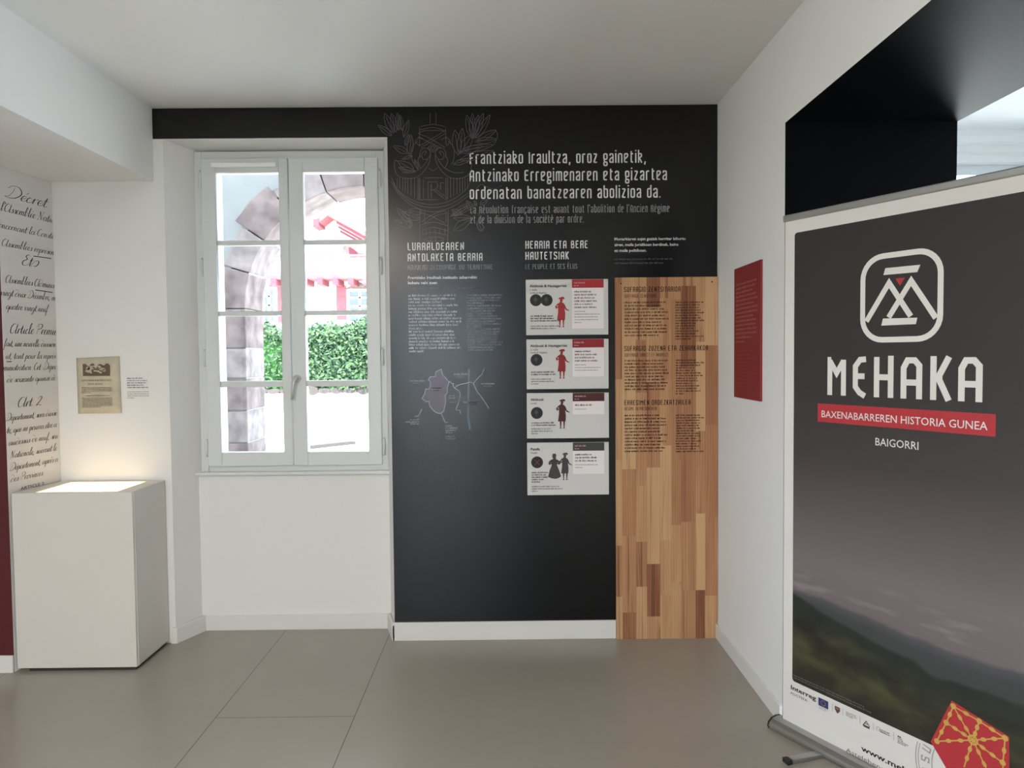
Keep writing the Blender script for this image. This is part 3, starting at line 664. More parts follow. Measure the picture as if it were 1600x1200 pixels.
t = Art(gF); BODYM = [INKG2, mat('dim vinyl ink', (132, 137, 142), .25, .42), mat('faint vinyl ink', (90, 92, 96), .25, .42)]
a = gq(638, 463.5); fine_lines(t, a[0], [q*PX for q in (74, 71, 52, 77, 60, 76, 72, 81, 82, 78, 21, 70, 72, 73, 73, 78, 80, 22)], a[1], 5.09*PX, 2.5*PX, 0)
t.build('body_lettering', BODYM, gp); t = Art(gF)
a = gq(730, 462.5); fine_lines(t, a[0], [q*PX for q in (55, 51, 49, 26, 52, 45, 45, 38, 46, 52, 45, 52, 23, 50, 49, 46, 46, 46, 54, 52, 42, 38)], a[1], 4.05*PX, 2.0*PX, 1)
t.build('body_lettering', BODYM, gp); t = Art(gF)
a = gq(640, 452); fine_lines(t, a[0], [107*PX], a[1], .01, 1.9*PX, 2)
t.build('body_lettering', BODYM, gp); t = Art(gF)
a = gq(960, 406.5); fine_lines(t, a[0], [91*PX, 75*PX], a[1], 6*PX, 2.2*PX, 2)
t.build('body_lettering', BODYM, gp)

# republican emblem drawn in fine lines
em = Art(gF)
def z1(x, y): return gq(590+x*.13125, 165+y*.1312)
def z2(x, y): return gq(590+x*.13125, 270+y*.1312)
def ln(f, pts, closed=False, w=.0032, sm=True):
    q = [f(*p) for p in pts]
    q = smooth_path(q, 5, closed) if sm and len(q) > 2 else q
    em.stroke(q, w, closed=closed)
def leaf(f, x0, y0, x1, y1, wd, vein=True):
    dx, dy = x1-x0, y1-y0; nx, ny = -dy*wd, dx*wd
    ln(f, [(x0, y0), (x0+dx*.35+nx, y0+dy*.35+ny), (x0+dx*.75+nx*.7, y0+dy*.75+ny*.7), (x1, y1)]); ln(f, [(x0, y0), (x0+dx*.35-nx, y0+dy*.35-ny), (x0+dx*.75-nx*.7, y0+dy*.75-ny*.7), (x1, y1)])
    if vein: ln(f, [(x0+dx*.1, y0+dy*.1), (x0+dx*.85, y0+dy*.85)])
for x0, y0, x1, y1, wd in ((170, 360, 10, 235, .16), (190, 330, 80, 90, .16), (220, 320, 165, 90, .15), (250, 300, 235, 85, .13), (290, 300, 265, 110, .14), (310, 380, 370, 170, .14),
    (330, 480, 375, 340, .16), (370, 570, 190, 480, .18), (380, 600, 400, 350, .14), (440, 780, 240, 660, .2), (450, 790, 250, 740, .14), (480, 760, 440, 640, .14), (420, 600, 290, 640, .13)): leaf(z1, x0, y0, x1, y1, wd)
for x0, y0, x1, y1, wd in ((1130, 400, 1060, 110, .14), (1130, 400, 1130, 90, .12), (1140, 390, 1200, 110, .12), (1150, 390, 1260, 90, .12), (1170, 390, 1340, 110, .12), (1180, 420, 1410, 290, .14), (1160, 430, 1420, 400, .14),
    (1000, 540, 1380, 470, .1), (980, 560, 1250, 480, .14), (960, 590, 920, 290, .17), (980, 580, 1010, 270, .14), (990, 560, 1130, 340, .2), (970, 650, 1380, 540, .1), (900, 700, 1100, 640, .14)): leaf(z1, x0, y0, x1, y1, wd)
ln(z1, [(510, 250), (660, 225), (800, 250)]); ln(z1, [(500, 290), (660, 262), (810, 300)]); ln(z1, [(480, 340), (560, 300), (760, 300), (800, 320)])
ln(z1, [(500, 260), (500, 480)]); ln(z1, [(810, 260), (815, 470)]); ln(z1, [(625, 90), (625, 215)]); ln(z1, [(695, 90), (695, 215)])
ln(z1, [(500, 480), (640, 400), (800, 300)]); ln(z1, [(520, 500), (660, 420), (810, 330)]); ln(z1, [(480, 330), (640, 400), (800, 500)]); ln(z1, [(480, 370), (600, 430), (770, 510)])
ln(z1, [(655, 455), (715, 505), (660, 555), (600, 505)], True, sm=False); ln(z1, [(655, 480), (685, 505), (660, 530), (630, 505)], True, sm=False)
for s in (0, 1):
    X = (lambda x: x) if not s else (lambda x: 1316-x)
    ln(z1, [(X(555), 590), (X(580), 560), (X(560), 545), (X(525), 580), (X(545), 640), (X(600), 630), (X(630), 570), (X(600), 515), (X(540), 510), (X(505), 560), (X(510), 620)])
    ln(z1, [(X(630), 570), (X(620), 660), (X(570), 760), (X(470), 850), (X(350), 870), (X(240), 830), (X(200), 740), (X(210), 650), (X(260), 690)])
    ln(z1, [(X(600), 640), (X(520), 740), (X(400), 800), (X(290), 795)])
    ln(z1, [(X(480), 420), (X(410), 500), (X(410), 640), (X(440), 700)]); ln(z1, [(X(500), 480), (X(450), 430), (X(500), 380), (X(560), 410)])
    ln(z1, [(X(500), 600), (X(480), 660), (X(510), 740)])
ln(z1, [(610, 740), (655, 775), (710, 740)])
# oval shield with fluting and monogram
ln(z2, [(165, 50), (230, 190), (420, 330), (650, 380), (870, 330), (1050, 200), (1130, 50)]); ln(z2, [(190, 110), (260, 240), (440, 370), (660, 415), (880, 370), (1080, 240)]); ln(z2, [(150, 90), (270, 280), (450, 410), (660, 465), (900, 400), (1100, 260)])
for x in (235, 265, 300, 330, 360, 400, 440, 480, 495): ln(z2, [(x, 60), (x, 150+(x-200)*.62)])
for x in (815, 835, 870, 905, 945, 980, 1010, 1040, 1070): ln(z2, [(x, 60), (x, 330-(x-815)*.55)])
for x in (505, 545): ln(z2, [(x, 70), (x, 310)], w=.0024)
ln(z2, [(560, 60), (780, 60)]); ln(z2, [(500, 320), (720, 322)])
ln(z2, [(600, 300), (600, 110), (700, 110), (720, 150), (690, 200), (620, 205)], sm=False); ln(z2, [(660, 205), (800, 310)]); ln(z2, [(690, 200), (830, 300)]); ln(z2, [(640, 300), (640, 130)])
ln(z2, [(750, 200), (750, 120), (800, 120)], sm=False)
# bundle and tassels below
for x in (505, 840): ln(z2, [(x, 450), (x-6, 820)])
for x in (560, 815): ln(z2, [(x, 460), (x, 600)], w=.0024)
ln(z2, [(520, 590), (650, 500), (810, 450)]); ln(z2, [(560, 600), (700, 510), (820, 480)]); ln(z2, [(540, 480), (650, 520), (800, 600)])
ln(z2, [(510, 620), (670, 590), (835, 630)]); ln(z2, [(520, 690), (660, 650), (830, 690)]); ln(z2, [(525, 740), (660, 710), (830, 745)])
for x in (540, 580, 625, 690, 740, 800): ln(z2, [(x, 665), (x, 735)], w=.0024)
ln(z2, [(560, 790), (640, 765), (720, 765), (790, 790), (760, 810), (600, 810)], True); ln(z2, [(630, 770), (625, 960)]); ln(z2, [(695, 770), (690, 1010), (720, 1020), (740, 980)])
for x0, y0, x1, y1, wd in ((870, 520, 1110, 350, .1), (870, 520, 1180, 370, .08), (900, 540, 1110, 530, .16), (905, 690, 1120, 540, .2), (880, 440, 1010, 500, .2), (1060, 330, 1140, 470, .2), (1150, 330, 1180, 400, .2),
    (540, 480, 370, 440, .2), (510, 560, 280, 470, .16), (400, 600, 230, 420, .14), (380, 560, 390, 660, .3), (300, 600, 200, 560, .2), (1240, 690, 1200, 590, .3), (1220, 380, 1310, 320, .25)): leaf(z2, x0, y0, x1, y1, wd)
ln(z2, [(1200, 480), (1210, 540), (1180, 600), (1200, 670), (1240, 695), (1270, 650), (1230, 600)]); ln(z2, [(230, 620), (300, 640), (360, 665), (400, 620), (390, 570)])
ln(z2, [(1180, 190), (1230, 140), (1300, 170), (1390, 190), (1480, 150)]); ln(z1, [(1400, 290), (1430, 350), (1410, 420), (1380, 470)])
em.build('emblem', LINEG, gp)

# map of the territory
mp = Art(gF)
def zm(x, y): return gq(620+x*.13125, 550+y*.13125)
reg = [(465, 235), (530, 205), (545, 270), (600, 330), (622, 360), (600, 440), (605, 480), (578, 520), (582, 590), (570, 650), (560, 700), (520, 735), (470, 720), (430, 690), (390, 640), (385, 590), (350, 590), (300, 555), (330, 500), (345, 440), (385, 440), (400, 400), (395, 350), (375, 330), (400, 295), (460, 290)]
mp.poly([zm(*p) for p in reg]); mp.build('map_region', mat('mauve map tint', (78, 60, 82), .25, .42), gp)
bd = Art(gF)
bd.poly([zm(*p) for p in ((848, 200), (872, 200), (866, 420), (860, 740), (888, 925), (858, 925), (838, 790), (842, 400))], 0); bd.poly([zm(*p) for p in ((872, 200), (960, 220), (990, 500), (1050, 700), (1040, 880), (888, 925), (860, 740))], 1)
bd.build('map_band', [mat('pale map band', (74, 92, 104), .25, .42), mat('dim map band', (22, 27, 33), .25, .42)], gp)
mo = Art(gF)
def ml(pts, w=.0026, closed=False): mo.stroke([zm(*p) for p in pts], w, 0, l=.0003, closed=closed)
ml(reg, .003, True)
ml([(622, 350), (640, 360), (660, 378), (676, 375), (668, 400), (690, 430), (720, 400), (770, 382), (830, 372), (870, 358), (912, 372), (950, 330), (1015, 262), (1040, 200)]); ml([(690, 430), (745, 465), (758, 500), (740, 590), (705, 680), (712, 692), (752, 692), (755, 735)]); ml([(912, 372), (950, 460), (1010, 540), (1060, 610), (1095, 672)])
mo.build('map_lines', [INKM, INKG], gp); mo = Art(gF)
ml([(300, 680), (258, 760), (215, 768)]); ml([(530, 735), (575, 835), (610, 842)])
for x0, x1, y in ((160, 340, 345), (680, 850, 265), (1005, 1160, 377), (790, 975, 598), (615, 690, 520), (615, 690, 548), (420, 540, 430), (440, 515, 458), (155, 258, 803), (105, 258, 832), (160, 258, 857), (580, 655, 880), (580, 725, 905), (580, 700, 933), (580, 655, 960)):
    a = zm(x0, y+8); c_ = Art(gF); fine_lines(c_, a[0], [(x1-x0)*.13125*PX], a[1], .01, 1.7*PX, 0); c_.build('map_caption', [INKM, INKG], gp)
for x0, x1, y in ((190, 270, 368), (700, 825, 293), (1030, 1130, 405), (850, 950, 622), (620, 700, 598), (580, 690, 1005), (580, 695, 1030)):
    a = zm(x0, y+8); c_ = Art(gF); fine_lines(c_, a[0], [(x1-x0)*.13125*PX], a[1], .01, 1.5*PX, 1); c_.build('map_caption', [INKM, INKG], gp)
mo.build('map_pointers', [INKM, INKG], gp)

# ================================================================== FOUR INFORMATION CARDS
def fig_man(art, u, v, hgt, mi):
    s = hgt
    P = lambda q: [(u+x*s*.84, v+y*s) for x, y in q]
    art.poly(P([(-.17, .24), (.14, .24), (.15, .45), (.10, .78), (.02, .83), (-.05, .83), (-.13, .78), (-.13, .50)]), mi)               # coat
    art.poly(P([(-.13, .79), (-.25, .68), (-.21, .60), (-.11, .66), (-.14, .69), (-.18, .66), (-.17, .70), (-.10, .74)]), mi)            # hand on hip
    art.poly(P([(.09, .79), (.15, .72), (.19, .62), (.31, .55), (.30, .53), (.17, .57), (.09, .66)]), mi)                               # stretched arm
    art.poly(P([(-.05, .82), (-.06, .90), (-.02, .93), (.04, .93), (.06, .88), (.02, .82)]), mi)                                       # head
    art.poly(P([(-.11, .92), (-.09, .97), (-.02, .985), (.04, 1.0), (.10, .99), (.13, .95), (.10, .91), (.04, .93), (-.04, .92)]), mi)    # hat
    for dx in (-.10, .04):
        art.poly(P([(dx, .26), (dx+.075, .26), (dx+.06, .10), (dx+.05, .03), (dx+.085, 0), (dx-.01, 0), (dx+.02, .05), (dx+.01, .12)]), mi)
def fig_woman(art, u, v, hgt, mi):
    s = hgt; P = lambda q: [(u+x*s, v+y*s) for x, y in q]
    art.poly(P([(-.25, .08), (-.10, .02), (.05, .0), (.18, .04), (.26, .10), (.20, .30), (.12, .50), (.10, .56), (-.10, .56), (-.12, .50), (-.18, .35)]), mi)
    art.poly(P([(-.10, .55), (.10, .55), (.14, .70), (.08, .78), (-.08, .78), (-.14, .70)]), mi)
    for sg in (-1, 1): art.poly(P([(sg*.10, .77), (sg*.20, .70), (sg*.24, .60), (sg*.19, .55), (sg*.08, .60), (sg*.07, .63), (sg*.15, .62), (sg*.11, .68)]), mi)
    art.poly(P([(-.03, .77), (-.08, .85), (-.07, .98), (.05, 1.0), (.08, .92), (.06, .84), (.07, .79)]), mi)
REDC = mat('red print', (172, 46, 50), .5, .35); REDD2 = mat('dark red print', (150, 36, 42), .5, .35); BRN = mat('brown print', (78, 34, 30), .5, .35); GRY = mat('charcoal print', (70, 66, 66), .5, .35); COIN = mat('black print', (34, 32, 34), .5, .35)
CARDS = [ # corners px: left, right, top(left), bottom(left); box bottom; colours; text
 (821.5, 950.5, 437, 522.5, 513, REDC, REDC, 'Aktiboak & Hautagarriak', ('1. maila', 'Actifs & Eligibles'), 6, 5, 2, 'top light grey information card with two overlapping dark coins and a red figure'),
 (822.5, 951, 530.5, 607, 588, REDD2, REDD2, 'Aktiboak & Hautagarriak', ('2. maila', 'Actifs & Eligibles'), 4, 5, 1, 'second light grey information card with one dark coin and a dark red figure'),
 (823, 951.5, 614.5, 684, 647, BRN, BRN, 'Aktiboak', ('Actifs',), 1, 5, 1, 'third light grey information card with a dark brown figure and brown header'),
 (823.5, 951.5, 692, 772.5, 740, GRY, GRY, 'Passifa', ('Passifs',), 3, 8, 0, 'lowest light grey information card with a charcoal man and woman')]
CT = .010
for ci, (xl, xr, yt, yb, ybox, hc, fc, ttl, subs, nbox, nlow, coins, lab) in enumerate(CARDS):
    cy = GY-CT
    def cq(px, py): p = at_y(px, py, cy); return p.x, p.z
    (u0, v1), (u1, v0) = cq(xl, yt), cq(xr, yb)
    card = thing('information_card', lab, 'information card', ((u0+u1)/2, GY, v0), 'information cards on the dark panel')
    MB().box((u0, cy, v0), (u1, GY-.0003, v1)).build('board', CARD, card, bevel=.0008)
    fr = Frame((0, cy, 0), (1, 0, 0), (0, 0, 1)); W = u1-u0; Hh = v1-v0
    hx0, hx1 = u0+W*.56, u0+W*.945; hh = .045
    a = Art(fr); a.rect(hx0, v1-hh, hx1, v1-.001); a.build('header_band', hc, card)
    vb = cq(xr, ybox)[1]
    a = Art(fr); a.rect(hx0, vb, hx1, v1-hh); a.build('text_box', CARDW, card)
    fL = Frame((0, cy, 0), (1, 0, 0), (0, 0, 1), lift=.0012); a = Art(fL)
    CM = [INKB, mat('grey card ink', (96, 92, 90), .6), mat('dark red ink', (96, 44, 42), .6) if ci < 2 else INKB, mat('pale header ink', (214, 170, 170), .6)]
    x = u0+W*.045; z = v1-.040
    sans_text(a, ttl, x, z, .0138, (W*.455 if len(ttl) > 12 else None), 0, .022)
    for k, sb in enumerate(subs): sans_text(a, sb, x+.001, z-.018-.016*k, .0098, None, 1, .01)
    a.build('title_lettering', CM, card); a = Art(fL)
    low = {0: [.27, .28, .34, .36, .30], 1: [.27, .30, .24, .28, .10], 2: [.27, .29, .24, .26, .09], 3: [.20, .17, .19, .14, .11, .33, .37, .08]}[ci]
    fine_lines(a, x+.004, [W*q for q in low[:nlow-2 if ci == 0 else (2 if ci < 3 else 5)]], v0+(Hh*(.33 if ci < 3 else .42)), .0125, .0060, 0)
    a.build('caption_lettering', CM, card); a = Art(fL)
    rest = low[nlow-2:] if ci == 0 else (low[2:] if ci < 3 else low[5:])
    fine_lines(a, x+.004, [W*q for q in rest], v0+Hh*(.15 if ci == 0 else .19 if ci == 1 else .2 if ci == 2 else .155), .0125, .0052, 1)
    a.build('caption_lettering', CM, card); a = Art(fL)
    fine_lines(a, hx0+.012, [W*q for q in (.20, .26, .25, .27, .22, .28)[:nbox]], v1-hh-.024, .0165, .0068, 2)
    fine_lines(a, hx0+.012, [W*q for q in ((.13, .31, .29, .29, .08), (.13, .32, .28), (.14,), (.27, .09))[ci]], v1-hh-.024-.0165*nbox-.003, .0145, .0036, 1)
    a.build('box_lettering', CM, card); a = Art(fL)
    fine_lines(a, hx0+.010, [.058], v1-.022, .01, .0062, 3); fine_lines(a, hx0+.010, [.022], v1-.036, .01, .0042, 3)
    a.build('header_lettering', CM, card)
    cz = v1-.108 if ci != 3 else v1-.104
    if ci == 2: cz = v1-.105
    for k in range(max(coins, 1)):
        a = Art(Frame((0, cy, 0), (1, 0, 0), (0, 0, 1), lift=.0008+.0004*k)); cx = u0+W*.121+k*W*.130; rr = W*.073
        a.disc(cx, cz, rr, 0); 
        ring = [(cx+rr*.86*math.cos(2*PI*j/24), cz+rr*.86*math.sin(2*PI*j/24)) for j in range(24)]; a.stroke(ring, .001, 1, .0002, True)
        if coins: a.stroke([(cx-.004+(.004*math.sin(j)), cz-rr*.6+rr*1.2*j/8) for j in range(9)], .003, 1, .0002); a.disc(cx-.003, cz+.004, rr*.32, 1, .0002, 12)
        else:
            a.stroke([(cx-.013, cz-.015), (cx+.013, cz+.015)], .0045, 2, .0003); a.stroke([(cx-.013, cz+.015), (cx+.013, cz-.015)], .0045, 2, .0004)
        a.build('coin_print', [COIN, mat('coin relief print', (62, 60, 62), .5), mat('maroon cross print', (110, 48, 50), .5)], card)
    a = Art(Frame((0, cy, 0), (1, 0, 0), (0, 0, 1), lift=.001)); zb_ = v0+(.040, .055, .052, .080)[ci]; fh = (.160, .156, .156, .146)[ci]
    if ci < 3: fig_man(a, u0+W*.43, zb_, fh, 0)
    else: fig_man(a, u0+W*.463, zb_, fh, 0)
    a.build('figure_print', fc, card)
    if ci == 3:
        a = Art(Frame((0, cy, 0), (1, 0, 0), (0, 0, 1), lift=.001)); fig_woman(a, u0+W*.332, zb_+.006, fh*.93, 0); a.build('figure_print', fc, card)

# ================================================================== WOODEN PANEL
wp = thing('wooden_text_panel', 'tall honey-brown stave wood panel with burnt text standing on the floor', 'wooden panel', (.84, D, 0))
WT = .022; wx0, wx1, wz1 = .569, XR-.003, 1.925
def wood_material():
    m = bpy.data.materials.new('jointed stave wood'); m.use_nodes = True; nt = m.node_tree; b = nt.nodes['Principled BSDF']
    at = nt.nodes.new('ShaderNodeAttribute'); at.attribute_name = 'tone'
    sp = nt.nodes.new('ShaderNodeSeparateColor'); nt.links.new(at.outputs['Color'], sp.inputs[0])
    tc = nt.nodes.new('ShaderNodeTexCoord'); mp_ = nt.nodes.new('ShaderNodeMapping'); mp_.inputs['Scale'].default_value = (15, 3, 1.15)
    nt.links.new(tc.outputs['Object'], mp_.inputs[0])
    off = nt.nodes.new('ShaderNodeVectorMath'); off.operation = 'ADD'
    mul = nt.nodes.new('ShaderNodeVectorMath'); mul.operation = 'SCALE'; mul.inputs['Scale'].default_value = 40
    nt.links.new(at.outputs['Color'], mul.inputs[0]); nt.links.new(mp_.outputs[0], off.inputs[0]); nt.links.new(mul.outputs[0], off.inputs[1])
    wv = nt.nodes.new('ShaderNodeTexWave'); wv.wave_type = 'BANDS'; wv.bands_direction = 'X'; wv.inputs['Scale'].default_value = 1.6; wv.inputs['Distortion'].default_value = 7; wv.inputs['Detail'].default_value = 3; wv.inputs['Detail Scale'].default_value = .7
    nt.links.new(off.outputs[0], wv.inputs['Vector'])
    n = nt.nodes.new('ShaderNodeTexNoise'); n.inputs['Scale'].default_value = 1.4; n.inputs['Detail'].default_value = 6; n.inputs['Distortion'].default_value = .6; nt.links.new(off.outputs[0], n.inputs['Vector'])
    r = nt.nodes.new('ShaderNodeValToRGB'); cr = r.color_ramp
    cols = [(0, (114, 70, 48)), (.30, (154, 103, 71)), (.62, (178, 129, 91)), (1, (202, 161, 118))]
    cr.elements[0].position = 0; cr.elements[0].color = srgb(cols[0][1])+(1,); cr.elements[1].position = 1; cr.elements[1].color = srgb(cols[3][1])+(1,)
    for p, c in cols[1:3]: q = cr.elements.new(p); q.color = srgb(c)+(1,)
    s1 = nt.nodes.new('ShaderNodeMath'); s1.operation = 'MULTIPLY_ADD'; s1.inputs[1].default_value = .15; nt.links.new(wv.outputs['Fac'], s1.inputs[0]); nt.links.new(sp.outputs[0], s1.inputs[2])
    s2 = nt.nodes.new('ShaderNodeMath'); s2.operation = 'MULTIPLY_ADD'; s2.inputs[1].default_value = .75; nt.links.new(n.outputs['Fac'], s2.inputs[0]); nt.links.new(s1.outputs[0], s2.inputs[2])
    s3 = nt.nodes.new('ShaderNodeMath'); s3.operation = 'SUBTRACT'; s3.inputs[1].default_value = .33; nt.links.new(s2.outputs[0], s3.inputs[0])
    nt.links.new(s3.outputs[0], r.inputs[0])
    mq = nt.nodes.new('ShaderNodeMapping'); mq.inputs['Scale'].default_value = (1.6, 1, .55); nt.links.new(off.outputs[0], mq.inputs[0])
    k = nt.nodes.new('ShaderNodeTexNoise'); k.inputs['Scale'].default_value = 1.0; k.inputs['Detail'].default_value = 3; k.inputs['Distortion'].default_value = 1.2; nt.links.new(mq.outputs[0], k.inputs['Vector'])
    kr = nt.nodes.new('ShaderNodeValToRGB'); kr.color_ramp.elements[0].position = .60; kr.color_ramp.elements[0].color = (0, 0, 0, 1); kr.color_ramp.elements[1].position = .70; kr.color_ramp.elements[1].color = (.75, .75, .75, 1); nt.links.new(k.outputs['Fac'], kr.inputs[0])
    km = nt.nodes.new('ShaderNodeMix'); km.data_type = 'RGBA'; nt.links.new(kr.outputs[0], km.inputs[0]); nt.links.new(r.outputs[0], km.inputs[6]); km.inputs[7].default_value = srgb((112, 64, 44)) + (1,)
    nt.links.new(km.outputs[2], b.inputs['Base Color'])
    b.inputs['Roughness'].default_value = .5; b.inputs['Specular IOR Level'].default_value = .35
    return m
rw = random.Random(11); m = MB(); tones = []
x = wx0; colsx = [wx0]
for wd in (.034, .072, .058, .070, .060, .052, .078, .050, .066): colsx.append(colsx[-1]+wd)
colsx[-1] = wx1
for k in range(len(colsx)-1):
    z = -rw.uniform(0, .35)
    while z < wz1:
        L = rw.uniform(.22, .52); za, zb_ = max(z, 0), min(z+L, wz1)
        if zb_-za > .001:
            nf = len(m.f); m.box((colsx[k], D-WT, za), (colsx[k+1], D-.001, zb_)); t_ = min(1, max(0, rw.gauss(.5, .24)))
            tones += [(t_, rw.random(), rw.random(), 1)]*(len(m.f)-nf)
        z += L
me_tones = tones
m.flat = True
board = m.build('board', wood_material(), wp)
ca = board.data.color_attributes.new('tone', 'FLOAT_COLOR', 'CORNER')
for p in board.data.polygons:
    for li in p.loop_indices: ca.data[li].color = me_tones[p.index]
wF = Frame((0, D-WT, 0), (1, 0, 0), (0, 0, 1))
def wq(px, py): p = at_y(px, py, D-WT); return p.x, p.z
BURN = mat('burnt brown lettering', (40, 22, 16), .7, .2); BURN2 = mat('faded burnt lettering', (54, 29, 20), .7, .2)
def wline(art, text, xa, xb, ya, yb, cap, mi=0, weight=2.0):
    a, c = wq(xa, ya), wq(xb, yb); display_text(art, text, a[0], c[0], (a[1]+c[1])/2, cap*(D-WT)/F, weight, mi)
t = Art(wF)
wline(t, 'SUFRAGIO ZENTSITARIOA', 975, 1063, 456.5, 455.5, 8); t.build('heading_lettering', BURN, wp); t = Art(wF); wline(t, 'SUFRAGIO ZUZENA ETA ZEHARKAKOA', 975.5, 1106, 548.5, 547.5, 8); t.build('heading_lettering', BURN, wp); t = Art(wF); wline(t, 'ERREGIMEN ORDEZKATZAILEA', 975.5, 1079, 633.5, 632, 8)
t.build('heading_lettering', BURN, wp)
t = Art(wF)
wline(t, 'SUFFRAGE CENSITAIRE', 975.5, 1026, 465.5, 464.8, 5.4, 0, 1.7); t.build('subheading_lettering', BURN2, wp); t = Art(wF); wline(t, 'SUFFRAGE DIRECT ET INDIRECT', 976, 1044, 557.5, 556.8, 5.4, 0, 1.7); t.build('subheading_lettering', BURN2, wp); t = Art(wF); wline(t, 'RÉGIME REPRÉSENTATIF', 976, 1027, 641.5, 640.8, 5.4, 0, 1.7)
t.build('subheading_lettering', BURN2, wp)
t = Art(wF)
def wl_(x, y, ws, pitch, xh): a = wq(x, y); fine_lines(t, a[0], [q*PX for q in ws], a[1], pitch*PX, xh*PX, 0)
wl_(975.5, 474, (67, 57, 64, 68, 62, 68, 57, 65, 65, 68, 52), 5.1, 2.2); t.build('body_lettering', BURN2, wp); t = Art(wF); wl_(1055.5, 473.5, (42, 37, 36, 39, 46, 39, 40, 44, 31, 32, 30, 37, 31, 42, 25), 4.05, 1.9)
t.build('body_lettering', BURN2, wp); t = Art(wF); wl_(976, 565, (66, 60, 62, 66, 68, 60, 62, 68, 64, 64), 4.95, 2.2); t.build('body_lettering', BURN2, wp); t = Art(wF); wl_(1056, 564, (31, 44, 38, 28, 30, 38, 42, 33, 35, 27, 37, 32, 39, 12), 4.0, 1.9)
t.build('body_lettering', BURN2, wp); t = Art(wF); wl_(976, 650.5, (55, 64, 64, 65, 55, 54, 66, 56, 64, 56, 62, 58), 5.1, 2.2); t.build('body_lettering', BURN2, wp); t = Art(wF); wl_(1056, 650, (37, 44, 39, 38, 36, 37, 29, 36, 38, 33, 40, 32, 36, 30, 43), 4.05, 1.9)
t.build('body_lettering', BURN2, wp)
for px, py in ((970, 443), (1112.5, 440.5)):
    u, v_ = wq(px, py); s_ = MB(); s_.tube([(u, D-WT, v_), (u, D-WT-.002, v_)], .0042, 12); tag(s_.build('screw', mat('dark screw', (70, 60, 52), .4, metal=.8), wp), 'dark screw head')

# ================================================================== RED TEXT PANEL ON THE RIGHT WALL
rx = XR-.010
c = [at_x(x, y, rx) for x, y in ((1147, 420), (1188, 406.5), (1188, 627.5), (1147, 620))]
ya, yb = (c[0].y+c[3].y)/2, (c[1].y+c[2].y)/2; zt_, zb_ = (c[0].z+c[1].z)/2, (c[2].z+c[3].z)/2
rp = thing('red_text_panel', 'narrow dark red text panel on the white right-hand wall', 'text panel', (XR, (ya+yb)/2, zb_))
MB().box((rx, yb, zb_), (XR, ya, zt_)).build('board', mat('matt burgundy board', (132, 38, 41), .55, .4), rp, bevel=.001)
rF = Frame((rx, 0, 0), (0, -1, 0), (0, 0, 1)); rF.N = Vector((-1, 0, 0))
t = Art(rF); wdt = ya-yb
fine_lines(t, -ya+wdt*.08, [wdt*q for q in (.78, .72, .63, .78, .82, .70, .84, .81, .68, .78, .74, .80, .80, .62, .33)], zt_-.085, .0193, .0075, 0)
fine_lines(t, -ya+wdt*.12, [wdt*q for q in (.66, .58, .76, .66, .5, .74, .76, .68, .74, .74, .3)], zt_-.085-.0193*16-.006, .0166, .0055, 1)
t.build('panel_lettering', [mat('salmon ink', (196, 120, 112), .6), mat('dull red ink', (158, 66, 62), .6)], rp)

